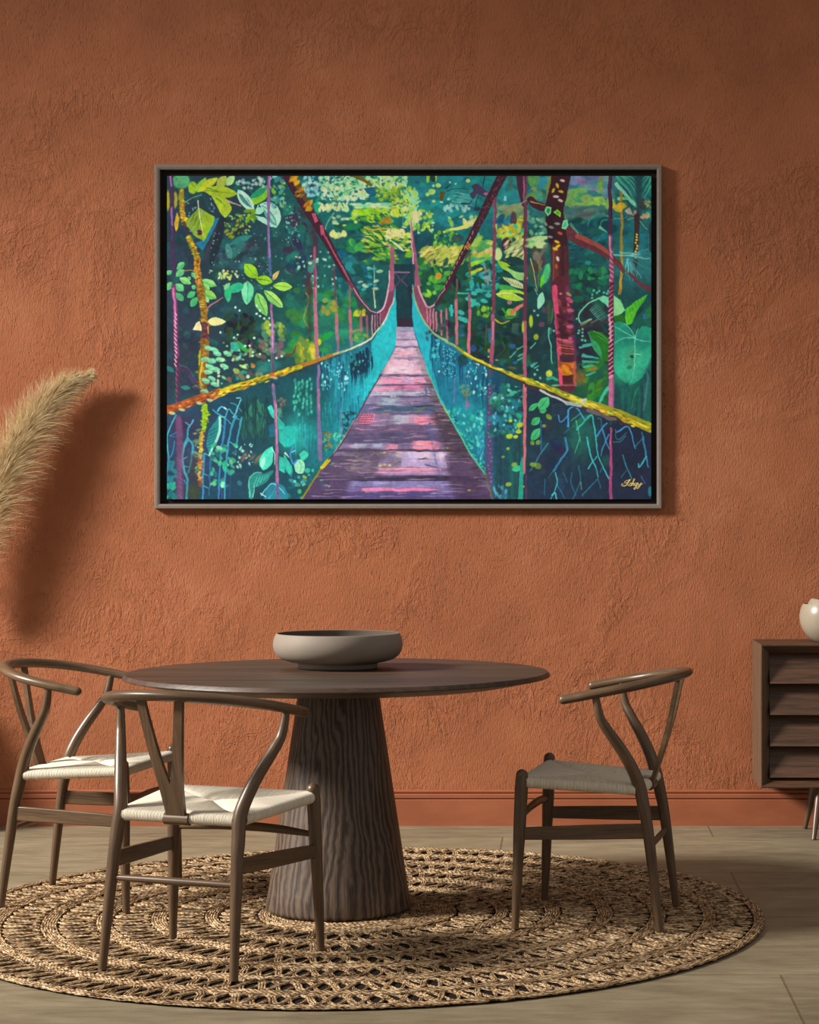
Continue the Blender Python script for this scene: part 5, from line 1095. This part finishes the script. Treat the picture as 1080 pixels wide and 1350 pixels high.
    A.dabs((180, 300, 420, 460), 20, [(50, 26, 50), (60, 40, 60)], (10, 20), (1, 2), (60, 110), (.4, .7)); A.dabs((480, 300, 1060, 640), 60, [(18, 50, 54), (24, 70, 40), (30, 44, 56)], (14, 36), (1, 2.4), (0, 180), (.4, .8))
    for x, y in ((610, 40), (600, 108), (640, 140), (700, 110), (650, 15), (560, 90), (590, 145), (495, 215), (490, 265), (410, 190), (525, 278), (740, 60)): A.blob(x, y, 30, 19, (50, 190, 180), .9, rng.uniform(-40, 60))
    A.line([(410, 150), (410, 235)], 24, 20, (40, 180, 180)); A.line([(470, 35), (560, 40)], 18, 10, (50, 180, 150)); A.line([(680, 15), (780, 20)], 14, 8, (40, 170, 160)); A.dabs((160, 20, 270, 70), 8, [(130, 200, 50)], (10, 18)); A.dabs((640, 150, 800, 240), 16, [(120, 190, 40), (40, 130, 50)], (9, 18), (1, 2), (60, 120))
    A.poly([(725, 355), (780, 350), (770, 480), (740, 490)], (20, 110, 140), .8); A.blob(600, 530, 26, 30, (30, 80, 140), .9); A.blob(500, 330, 24, 18, (30, 90, 150), .9); A.blob(505, 415, 24, 16, (30, 100, 150), .9); A.blob(950, 510, 30, 18, (30, 90, 150), .9); A.blob(975, 660, 24, 14, (30, 110, 160), .9)
    A.leaf(805, 46, 1060, 100, 66, (160, 206, 50), None, .4); A.line([(820, 50), (940, 40), (1040, 90)], 12, 6, (220, 236, 140)); A.leaf(885, 255, 985, 190, 90, (110, 190, 40)); A.line([(945, 215), (1000, 170), (1060, 140)], 36, 26, (206, 110, 90)); A.blob(925, 122, 22, 20, (170, 120, 130), .9); A.line([(800, 280), (850, 305), (920, 285)], 16, 10, (190, 170, 40), .9); A.line([(860, 180), (900, 230)], 20, 12, (50, 150, 50)); A.blob(930, 250, 70, 12, (40, 110, 60), .8)
    for i in range(6): A.line([(950 + i * 10, 310), (948 + i * 10, 400)], 5, 3, (110, 150, 140), .7)
    for a in ((1000, 545, 1060, 505), (1010, 605, 1060, 575), (930, 610, 990, 560), (1000, 640, 1050, 620)): A.line([a[:2], a[2:]], 16, 8, (90, 190, 150), .8)
    A.line([(720, 320), (712, 520)], 16, 8, (70, 90, 40), .8); A.line([(870, 470), (880, 540), (810, 600)], 10, 5, (60, 90, 60), .8); A.blob(745, 550, 10, 18, (170, 160, 40)); A.blob(742, 605, 9, 9, (160, 200, 60)); A.blob(950, 705, 40, 12, (110, 96, 50), .8, 10); A.blob(815, 632, 15, 10, (140, 140, 50), .9)
    for x0, y0, x1, y1, w, c in ((455, -80, 452, 100, 22, (100, 80, 56)), (452, 100, 454, 490, 26, (176, 104, 116)), (564, 60, 572, 200, 24, (150, 80, 100)), (570, 190, 558, 575, 26, (200, 100, 122)), (785, -40, 780, 250, 30, (120, 56, 84)), (780, 240, 766, 665, 32, (160, 78, 112)), (1066, -40, 1062, 330, 32, (88, 46, 66)), (1064, 300, 1062, 820, 32, (164, 84, 108))): A.line([(x0, y0), (x1, y1)], w, w, c)
    A.line([(778, 300), (774, 460)], 9, 9, (220, 150, 180), .8); A.line([(764, 660), (756, 780)], 26, 24, (110, 60, 90), .7); A.blob(1048, 340, 12, 50, (180, 196, 40))
    # cable end right, tower right
    A.poly([(70, -20), (110, -20), (140, 80), (190, 160), (240, 300), (220, 350), (150, 260), (95, 120)], (128, 66, 92)); A.line([(112, -20), (150, 90), (190, 160), (230, 158), (270, 125), (300, 80), (350, 10)], 16, 16, (210, 160, 180), .9); A.line([(270, 140), (330, 60), (390, -20)], 30, 26, (66, 36, 50))
    for x, y0, y1 in ((190, 165, 300), (216, 170, 345), (244, 180, 360), (270, 210, 375)): A.line([(x, y0), (x + 3, y1)], 12, 12, (180, 106, 132))
    A.line([(62, -30), (84, 120), (150, 270), (245, 395), (300, 440)], 10, 8, (110, 190, 190), .9)
    # ---------- right side leaves
    A.tile(700, 380)
    A.dabs((400, 40, 700, 480), 50, [(20, 60, 60), (44, 34, 54), (24, 80, 70)], (14, 34)); A.dabs((440, 380, 700, 700), 40, [(30, 40, 60), (40, 34, 56)], (20, 40)); A.blob(610, 800, 110, 150, (34, 112, 46), .85, 0, .6); A.dabs((480, 660, 700, 1000), 40, [(30, 120, 40), (24, 90, 60), (60, 130, 40)], (14, 34), (1.2, 2.6), (-70, -30))
    for i in range(9): A.line([(525 + i * 12, 190 + i * 12), (600 + i * 12, 130 + i * 16)], 11, 5, ((60, 130, 120), (90, 150, 130))[i % 2], .8)
    A.poly([(600, 85), (650, 60), (700, 80), (700, 180), (660, 130)], (96, 200, 154)); A.line([(610, 85), (520, 130), (436, 220), (434, 285), (458, 325)], 12, 10, (120, 206, 160)); A.line([(455, 320), (540, 270)], 30, 12, (120, 180, 130)); A.line([(545, 300), (600, 270)], 18, 10, (90, 150, 120), .8); A.line([(450, 340), (600, 300), (700, 290)], 50, 30, (64, 40, 50), .7, 5)
    for x, y in ((562, 18), (592, 36), (612, 22), (655, 34), (682, 45), (548, 80), (552, 52), (690, 22), (462, 360), (462, 388), (425, 392), (462, 420), (486, 462), (430, 370), (412, 268), (460, 455)): A.blob(x, y, 11, 10, (80, 196, 160), .95)
    for a in ((440, 525, 550, 500), (470, 505, 540, 490), (465, 600, 610, 620), (470, 645, 610, 655), (480, 695, 570, 685), (500, 770, 580, 745), (470, 590, 560, 610)): A.line([a[:2], a[2:]], 22, 10, (60, 176, 164), .85)
    A.poly([(512, 378), (560, 372), (640, 390), (705, 445), (705, 650), (650, 645), (570, 530)], (30, 112, 34)); A.leaf(535, 440, 640, 610, 60, (44, 150, 100)); A.line([(515, 385), (560, 500), (640, 620)], 12, 8, (40, 140, 90)); A.line([(560, 378), (630, 410), (700, 470)], 7, 4, (90, 190, 90), .9); A.line([(600, 420), (700, 490)], 6, 4, (70, 170, 80), .8); A.blob(560, 715, 40, 22, (150, 110, 40), .8, -10, .4)
    A.poly([(740, 58), (800, 100), (846, 190), (800, 230), (742, 248)], (110, 206, 136)); A.blob(780, 170, 40, 60, (140, 214, 140), .6, 0, .5); A.poly([(742, 250), (835, 228), (840, 300), (760, 300)], (30, 110, 30))
    A.poly([(845, 185), (940, 110), (1045, 45), (960, 190), (900, 310), (850, 322)], (60, 184, 44), 1); A.poly([(845, 250), (960, 160), (900, 310), (850, 322)], (90, 206, 30), .8)
    for i in range(6): A.line([(868 + i * 26, 170 - i * 19), (888 + i * 22, 250 - i * 30)], 7, 4, (120, 220, 90), .8)
    A.leaf(1080, 160, 1030, 270, 70, (60, 180, 50)); A.poly([(900, 300), (1080, 120), (1080, 340), (960, 350)], (22, 100, 80), .8); A.blob(1015, 250, 16, 26, (40, 110, 190), .8)
    A.poly([(742, 300), (790, 292), (860, 320), (915, 405), (932, 425), (960, 370), (1000, 335), (1075, 345), (1075, 610), (1005, 780), (950, 825), (880, 864), (800, 795), (742, 740)], (26, 146, 118))
    A.blob(860, 680, 120, 150, (44, 190, 148), .85, 15, .6); A.blob(1020, 620, 60, 110, (44, 184, 146), .7, 20, .6); A.blob(860, 420, 90, 70, (20, 124, 110), .6, 0, .6); A.blob(1000, 480, 60, 60, (22, 120, 112), .6, 0, .6); A.blob(900, 610, 50, 90, (60, 130, 96), .5, 0, .7)
    vein = (110, 216, 180)
    for p in ([(930, 425), (932, 560)], [(925, 435), (830, 385), (750, 335)], [(925, 420), (880, 350), (830, 310)], [(935, 420), (965, 350)], [(930, 440), (840, 440), (750, 480)], [(935, 450), (1000, 465), (1070, 470)], [(932, 560), (925, 700), (890, 850)]): A.line(p, 9, 5, vein, .85)
    for i in range(8): A.line([(925 - i * 3, 540 + i * 36), (850 - i * 2, 570 + i * 34), (800 + i * 4, 590 + i * 30)], 6, 3, (70, 170, 130), .7); A.line([(930 - i * 3, 540 + i * 36), (990 - i * 2, 570 + i * 30), (1040 - i * 8, 590 + i * 30)], 6, 3, (70, 180, 140), .7)
    A.blob(905, 605, 16, 16, (16, 70, 60), .9); A.line([(930, 580), (985, 590)], 9, 5, (150, 236, 200), .8); A.blob(880, 700, 26, 16, (20, 96, 80), .6, -20)
    for _ in range(24): x = rng.uniform(750, 1075); A.line([(x, rng.uniform(840, 900)), (x + rng.normal(0, 24), 1200)], 30, 26, ((20, 96, 88), (16, 78, 78), (24, 106, 90), (30, 60, 76))[rng.integers(4)], .5)
    A.line([(965, 880), (920, 960), (900, 1080)], 10, 8, (40, 130, 110), .8); A.line([(1030, 730), (1045, 800), (1010, 1080)], 18, 18, (70, 110, 130), .7); A.line([(690, 880), (630, 980), (605, 1030)], 30, 18, (50, 184, 156))
    # trunk lower half
    A.line([(265, -40), (272, 60), (292, 300), (312, 500), (322, 700), (324, 860)], 150, 150, (84, 34, 48)); A.line([(215, -10), (225, 150), (240, 350), (250, 500), (262, 700), (272, 850)], 46, 30, (204, 66, 108)); A.line([(330, 0), (360, 300), (385, 600), (395, 830)], 46, 40, (112, 46, 82), .9, 4)
    A.dabs((240, 100, 360, 480), 40, [(60, 26, 40), (140, 60, 70), (214, 90, 130), (90, 40, 60)], (8, 22), (1, 2.4), (-10, 60)); A.line([(265, 270), (285, 420)], 70, 50, (56, 26, 40), .8, 5); A.blob(300, 340, 0.1, 0.1, (0, 0, 0), 0)
    for i in range(7): A.line([(255, 450 + i * 24), (380, 475 + i * 22)], 13, 9, ((206, 90, 96), (130, 60, 40), (170, 90, 60))[i % 3], .85)
    A.poly([(255, 590), (385, 590), (390, 650), (258, 650)], (60, 36, 52), .9); A.poly([(262, 650), (385, 660), (390, 770), (270, 775)], (190, 98, 26)); A.dabs((265, 660, 385, 760), 14, [(214, 120, 30), (150, 70, 30)], (9, 20), (1.5, 3), (10, 40)); A.poly([(285, 780), (390, 765), (395, 835), (290, 840)], (70, 30, 34)); A.line([(390, 660), (398, 860)], 22, 22, (170, 84, 70), .9); A.blob(440, 790, 50, 60, (140, 92, 36), .7, 0, .7); A.blob(340, 50, 26, 12, (150, 150, 90), .9, 40); A.blob(268, 45, 14, 9, (190, 150, 130), .8)
    A.line([(255, 855), (400, 862)], 12, 10, (150, 84, 84), .9); A.leaf(70, 185, 108, 30, 62, (136, 218, 180), None, .5); A.line([(40, 0), (65, 60)], 8, 6, (110, 170, 150)); A.line([(165, 350), (160, 420), (180, 520), (192, 670)], 13, 9, (90, 196, 160)); A.line([(180, 350), (178, 400)], 6, 5, (110, 200, 170), .8); A.blob(48, 432, 22, 26, (150, 170, 40), .9); A.blob(5, 290, 18, 55, (170, 196, 40), .95); A.blob(166, 756, 32, 32, (178, 196, 60)); A.blob(166, 756, 16, 16, (206, 216, 110), .8); A.line([(150, 800), (200, 790), (240, 815)], 30, 22, (40, 150, 120)); A.blob(220, 858, 36, 9, (120, 170, 140), .9); A.blob(95, 320, 28, 24, (120, 60, 96), .8); A.blob(125, 195, 20, 26, (100, 56, 96), .8); A.line([(160, 120), (165, 300)], 40, 26, (70, 90, 50), .7, 3); A.line([(195, 180), (185, 300)], 12, 8, (60, 130, 60), .8)
    for a in ((0, 530, 45, 480), (0, 690, 40, 660), (10, 700, 60, 660), (35, 710, 75, 690)): A.line([a[:2], a[2:]], 13, 8, (80, 196, 180), .85)
    for x, y in ((60, 728), (38, 768), (82, 795), (205, 375), (65, 238), (30, 200)): A.blob(x, y, 11, 11, (100, 190, 170), .9)
    # right upright rope
    A.line([(724, -40), (716, 180), (722, 430), (716, 800)], 44, 50, (92, 30, 56)); A.line([(718, 790), (720, 1075)], 46, 50, (186, 100, 150)); A.line([(735, 800), (738, 1060)], 9, 9, (130, 66, 116), .8)
    for y in range(-30, 780, 40): A.line([(700, y + 30), (734, y)], 13, 10, (218, 150, 180) if y > 150 else (170, 96, 130), .9)
    A.line([(706, 240), (716, 470)], 18, 16, (228, 176, 196), .7)
    # right hand rail
    A.tile(0, 0, 1)
    A.line([(695, 507), (730, 519), (759, 533), (800, 545), (830, 558)], 6, 8, (58, 42, 54)); A.line([(600, 456), (624, 472), (653, 485), (695, 502), (730, 513)], 3.2, 7, (150, 150, 26)); A.line([(730, 513), (759, 526), (810, 542.5), (859, 564)], 6.5, 12.5, (150, 150, 30)); A.line([(544, 380), (548, 398), (557, 419), (572, 438), (600, 456)], 1.6, 3, (130, 170, 120)); A.line([(612, 464), (640, 479), (695, 501)], 2, 3.4, (206, 206, 40)); A.line([(624, 475), (695, 506)], 1.6, 2.2, (60, 40, 40), .9)
    for _ in range(230):
        x = 640 + 218 * rng.random() ** .8; t = (x - 640) / 218; y = 479 + (x - 640) * .37 + 3 * t * t + rng.normal(0, .6 + 2.2 * t) + (2 if x > 750 else 0)
        A.blob(x, y, rng.uniform(1.6, 4.5), rng.uniform(.7, 1.3), ((226, 206, 34), (190, 170, 24), (120, 150, 30), (214, 150, 30), (240, 226, 90), (90, 110, 30))[rng.integers(6)], .9, 22)
    A.line([(713, 514), (724, 520), (735, 524), (746, 530)], 3, 3, (170, 180, 180)); A.line([(748, 531), (756, 532), (766, 535)], 5, 4, (150, 176, 170), .9); A.line([(720, 516), (730, 520)], 1.4, 1.4, (60, 60, 70)); A.dabs((756, 524, 774, 535), 8, [(190, 210, 190), (110, 160, 150)], (1, 2))
    A.line([(776, 540), (800, 549), (812, 553)], 6, 4, (110, 96, 96), .8)
    # ---------- deck
    DK = LD[::-1] + RD
    A.poly(DK, (112, 96, 136))
    def edge(y, E):
        for (x0, y0), (x1, y1) in zip(E[:-1], E[1:]):
            if y0 <= y <= y1: return x0 + (x1 - x0) * (y - y0) / (y1 - y0)
        return E[-1][0]
    def band(y0, y1, col, a=0., b=1., al=1.):
        ya, yb = max(y0, 430.5), min(y1, 658)
        def X(y, t): l, r = edge(y, LD), edge(y, RD); return l + (r - l) * t
        A.poly([(X(ya, a), ya), (X(ya, b), ya), (X(yb, b), yb), (X(yb, a), yb)], col, al)
    for y0, y1, c in ((430, 436, (150, 150, 186)), (436, 446, (176, 156, 190)), (446, 456, (186, 166, 196)), (456, 466, (196, 166, 192)), (466, 480, (190, 160, 190)), (480, 492, (206, 170, 192)), (492, 503, (188, 150, 184)), (503, 512, (170, 130, 170)), (512, 522, (150, 140, 174)), (522, 532, (120, 112, 150)), (532, 546, (92, 88, 128)), (546, 560, (120, 102, 140)), (560, 572, (96, 82, 120)), (572, 584, (84, 74, 112)), (584, 593, (116, 104, 146)), (593, 606, (112, 100, 138)), (606, 618, (124, 108, 150)), (618, 628, (110, 92, 136)), (628, 634, (58, 46, 76)), (634, 644, (104, 100, 156)), (644, 650, (110, 90, 150)), (650, 658, (76, 64, 120))): band(y0, y1, c)
    for y0, y1, a, b, c, al in ((455, 458, 0, 1, (80, 70, 104), .6), (470, 473, .1, 1, (90, 80, 110), .5), (446, 448, 0, 1, (90, 84, 120), .5), (493, 496, 0, 1, (70, 56, 84), .8), (462, 468, .1, .7, (226, 160, 186), .9), (474, 480, .0, .6, (226, 170, 190), .8), (484, 491, .1, .6, (230, 186, 200), .8), (499, 505, 0, .45, (232, 130, 164), .95), (498, 505, .65, .98, (238, 140, 170), .95), (506, 508, 0, 1, (74, 54, 84), .8), (510, 515, .0, .35, (226, 136, 170), .8), (508, 514, .35, .8, (196, 100, 140), .7), (516, 520, .05, .95, (170, 180, 204), .8), (521, 524, .1, 1, (90, 80, 116), .8), (524, 534, .2, .45, (150, 176, 196), .8), (536, 541, .15, .95, (48, 84, 108), .85), (546, 559, .55, .95, (190, 140, 180), .7), (547, 558, .4, .56, (166, 180, 200), .85), (549, 559, .62, .82, (250, 136, 160), .95), (545, 558, .05, .2, (206, 116, 150), .95), (565, 568, .0, 1, (96, 70, 104), .7), (570, 582, .3, .75, (72, 70, 104), .8), (581, 592, .58, .78, (250, 134, 152), .95), (585, 592, .1, .22, (160, 178, 202), .9), (585, 592, .26, .34, (160, 178, 202), .85), (585, 592, .38, .46, (214, 130, 160), .9), (592, 595, 0, 1, (66, 48, 76), .85), (595, 604, .45, .86, (186, 174, 214), .9), (604, 616, .5, .8, (176, 156, 204), .8), (596, 606, .6, .8, (206, 180, 200), .6), (617, 624, .36, .75, (236, 144, 168), .9), (621, 626, .4, .8, (160, 130, 180), .7), (627, 631, .15, .9, (52, 40, 66), .9), (634, 643, .22, .75, (124, 118, 176), .85), (643, 647, .3, .7, (238, 118, 168), .95), (648, 650, .1, .75, (70, 60, 110), .8), (632, 645, .78, .98, (74, 54, 84), .8), (545, 600, .82, 1, (62, 50, 66), .75), (600, 658, .8, 1, (66, 48, 78), .75), (600, 658, 0, .22, (66, 50, 82), .8), (590, 632, .05, .35, (80, 68, 96), .7), (500, 545, .88, 1, (96, 80, 104), .7), (455, 500, .86, 1, (120, 110, 124), .6), (455, 500, 0, .06, (60, 90, 100), .5), (500, 512, 0, .12, (150, 170, 180), .5)): band(y0, y1, c, a, b, al)
    for _ in range(330):
        y = 434 + 222 * rng.random() ** .8; l, r = edge(y, LD), edge(y, RD); x = rng.uniform(l + 2, r - 4); L = rng.uniform(.04, .18) * (r - l)
        c = ((226, 140, 170), (150, 140, 190), (70, 56, 90), (90, 90, 130), (190, 170, 200), (110, 80, 120))[rng.integers(6)]; x1 = min(x + L, r - 1)
        A.line([(x, y), (x1, y + rng.normal(0, .5))], rng.uniform(.7, 2.4), .5, c, .55)
    for _ in range(70):
        x = rng.uniform(450, 525); y = rng.uniform(594, 622); A.line([(x, y), (x + rng.uniform(6, 14), y + rng.uniform(-6, 4))], 1.2, .5, ((150, 140, 150), (84, 76, 96), (160, 150, 120))[rng.integers(3)], .6)
    for _ in range(90):
        y = rng.uniform(500, 655); r = edge(y, RD); x = r - rng.uniform(0, 8) - 22 * rng.random() ** 2; A.line([(x, y), (x - rng.uniform(3, 12), y + rng.uniform(-2, 2))], 2, .6, ((52, 42, 54), (70, 56, 70), (84, 70, 60))[rng.integers(3)], .7)
    for y in range(547, 560, 3):
        for i in range(6): A.blob(472 + i * 3.4 + (y % 2) * 1.5, y, 1.3, .9, (96, 36, 60), .8)
    A.line([(561, 511), (565, 545), (571, 590), (580, 628)], 2.4, 3.6, (80, 90, 144), .9); A.line([(552, 605), (562, 604)], 1.6, 1, (60, 50, 90)); A.line([(560, 612), (574, 616)], 2.4, 1, (60, 56, 110), .9)
    for x, y, c in ((509, 545, 0), (525, 598, 0), (507, 596, 0), (501, 614, 1), (507, 612, 1), (514, 613, 1), (590, 590, 0), (619, 646, 0), (517, 522, 2), (521, 522, 2), (438, 612, 3), (423, 632, 3), (430, 640, 3), (434, 641, 4)): A.blob(x, y, 2, 1.3, ((206, 170, 60), (220, 190, 110), (200, 220, 236), (60, 180, 150), (190, 150, 130))[c], .9)
    A.line([(550, 543), (560, 536)], 1.6, 1, (150, 150, 60)); A.line([(545, 536), (572, 534)], 2, 1, (26, 50, 60))
    A.drag(DK)
    # deck edges
    A.line([(397, 658), (421, 621), (430, 609)], 2.4, 2, (130, 124, 20)); A.line([(424, 616), (433, 606)], 5, 5, (200, 180, 24)); A.line([(433, 605), (448, 588), (470, 549), (490, 514), (502, 493)], 1.6, 1.6, (60, 50, 66), .9); A.line([(440, 597), (462, 562), (468, 552)], 1.2, 1, (214, 150, 130), .7)
    A.line([(562, 483), (572, 507), (586, 538), (600, 561), (619, 595), (640, 625)], 2, 2.4, (70, 190, 150), .9); A.line([(584, 534), (592, 548)], 1.6, 1.6, (150, 160, 40)); A.line([(640, 625), (649, 658)], 1.6, 2, (110, 100, 40))
    for _ in range(40):
        t = rng.random(); y = 540 + 80 * t; A.blob(edge(y, RD) + rng.uniform(0, 6), y, 1.4, 1, (60, 200, 160), .8)
    A.handmade()
    # signature, lettered in gold script
    A.tile(713.5, 521, 7.35); g = (238, 200, 110)
    for pts, w0, w1 in (([(860, 818), (830, 826), (812, 842), (826, 850), (846, 836), (862, 818)], 5, 5), ([(868, 816), (852, 836), (832, 866), (806, 878), (784, 868), (790, 856), (806, 860)], 10, 4),
                        ([(846, 872), (866, 856), (876, 846), (880, 860), (872, 874), (856, 876)], 6, 5), ([(876, 872), (892, 850), (906, 822), (910, 808), (902, 814), (892, 842), (878, 876)], 5, 6), ([(884, 864), (898, 850), (904, 854), (896, 872), (908, 870)], 7, 5),
                        ([(930, 850), (916, 852), (910, 866), (918, 874), (930, 862), (938, 848)], 6, 6), ([(938, 848), (926, 880), (912, 908), (904, 902), (920, 886), (944, 866)], 8, 4), ([(946, 850), (948, 866), (958, 868), (972, 852)], 7, 6), ([(974, 848), (962, 876), (942, 900), (930, 898), (944, 884), (966, 870), (992, 850)], 7, 4)):
        A.line(pts, w0, w1, g, 1., .45)
    return A

def build_painting():
    sc = 1 / 325.4
    cx, cz = ((538 - VX) * sc, H - (443.5 - VY) * sc)
    root = thing('framed_painting', 'large framed painting of a jungle suspension bridge hanging on the terracotta wall', 'painting', (cx, WALL, cz))
    W2, H2 = 335 * sc, 227.5 * sc
    w = 6.6 * sc; dp = .032
    v = []; f = []
    sec = [(0, 0), (0, -dp + .004), (.0035, -dp), (w * .6, -dp), (w, -dp + .003), (w, 0)]
    for (i, y) in sec:
        v += [(-W2 + i, y, -H2 + i), (W2 - i, y, -H2 + i), (W2 - i, y, H2 - i), (-W2 + i, y, H2 - i)]
    for r in range(len(sec) - 1):
        for k in range(4):
            a = r * 4 + k; c = r * 4 + (k + 1) % 4; f.append((a, c, c + 4, a + 4))
    for k in range(4):
        a = 20 + k; c = 20 + (k + 1) % 4; f.append((a, c, (k + 1) % 4, k))
    o = mesh_obj('frame', v, f, M['frame'], root, smooth=False); o['label'] = 'taupe floater frame'
    mb = MB(); mb.box((0, -.004, 0), (2 * (W2 - w), .008, 2 * (H2 - w))); o = mb.build('liner', M['liner'], root, smooth=False); o['label'] = 'black recessed liner'
    # stretched canvas with the picture
    A = paint_picture()
    nx, ny = A.nx + 1, A.ny + 1
    x0 = (219 - 538) * sc; z0_ = (443.5 - 231) * sc; wx = 640 * sc; hz = 427 * sc; yc = -.022
    gx, gz = np.meshgrid(x0 + wx * np.arange(nx) / A.nx, z0_ - hz * np.arange(ny) / A.ny)
    V = np.stack([gx, np.full_like(gx, yc), gz], -1).reshape(-1, 3).astype(np.float32)
    i = np.arange(A.ny)[:, None]; j = np.arange(A.nx)[None, :]
    Q = np.stack([i * nx + j, (i + 1) * nx + j, (i + 1) * nx + j + 1, i * nx + j + 1], -1).reshape(-1, 4)
    # folded sides
    c4 = [0, nx - 1, ny * nx - 1, (ny - 1) * nx]
    base = len(V); V = np.concatenate([V, V[c4] + np.array([0, -yc - .006, 0], dtype=np.float32)])
    sides = np.array([[c4[k], c4[(k + 1) % 4], base + (k + 1) % 4, base + k] for k in range(4)])
    FQ = np.concatenate([Q, sides]).astype(np.int32)
    me = bpy.data.meshes.new('canvas')
    me.vertices.add(len(V)); me.vertices.foreach_set('co', V.ravel())
    me.loops.add(FQ.size); me.loops.foreach_set('vertex_index', FQ.ravel())
    me.polygons.add(len(FQ)); me.polygons.foreach_set('loop_start', np.arange(0, FQ.size, 4, dtype=np.int32))
    me.update(calc_edges=True)
    c = A.a / 255.; lin = np.where(c <= .04045, c / 12.92, ((np.maximum(c, 0) + .055) / 1.055) ** 2.4)
    lin = np.clip(lin * PAINT_GAIN, 0, .9); pad = np.pad(lin, ((0, 1), (0, 1), (0, 0)), mode='edge')
    col = np.ones((len(V), 4), dtype=np.float32); col[:ny * nx, :3] = pad.reshape(-1, 3); col[base:, :3] = .02
    at = me.color_attributes.new('paint', 'FLOAT_COLOR', 'POINT'); at.data.foreach_set('color', col.ravel())
    t = NT('painted_canvas')
    va = t.node('ShaderNodeVertexColor'); va.layer_name = 'paint'
    n = t.bump(t.noise(t.coord(), 260, 2), .12, .001)
    me.materials.append(t.done(va.outputs[0], .5, n, .25))
    o = link(bpy.data.objects.new('canvas', me), root); o['label'] = 'canvas painted with a rope bridge through jungle'
PAINT_GAIN = 1.32
build_painting()
# ------------------------------------------------------------------ light
w = bpy.data.worlds.new('room'); scn.world = w; w.use_nodes = True
bg = w.node_tree.nodes['Background']; bg.inputs[0].default_value = (1.0, .93, .86, 1); bg.inputs[1].default_value = .36
D = Vector((1.5, .56, -1)).normalized()
tgt = Vector((-.26, 7.28, 0)); dist = 10.5
def lamp(typ, name, loc, aim, **kw):
    l = bpy.data.lights.new(name, typ)
    for k_, v_ in kw.items(): setattr(l, k_, v_)
    o = link(bpy.data.objects.new(name, l)); o.location = loc
    o.rotation_euler = (Vector(aim) - Vector(loc)).to_track_quat('-Z', 'Y').to_euler()
    return o
lamp('SPOT', 'window_daylight', tgt - D * dist, tgt, energy=8500, color=(1, .95, .88), shadow_soft_size=1.0, spot_size=math.radians(41), spot_blend=1.0)
scn.view_settings.view_transform = 'Standard'; scn.view_settings.look = 'None'
scn.view_settings.exposure = 0; scn.view_settings.gamma = 1; scn.view_settings.use_curve_mapping = False
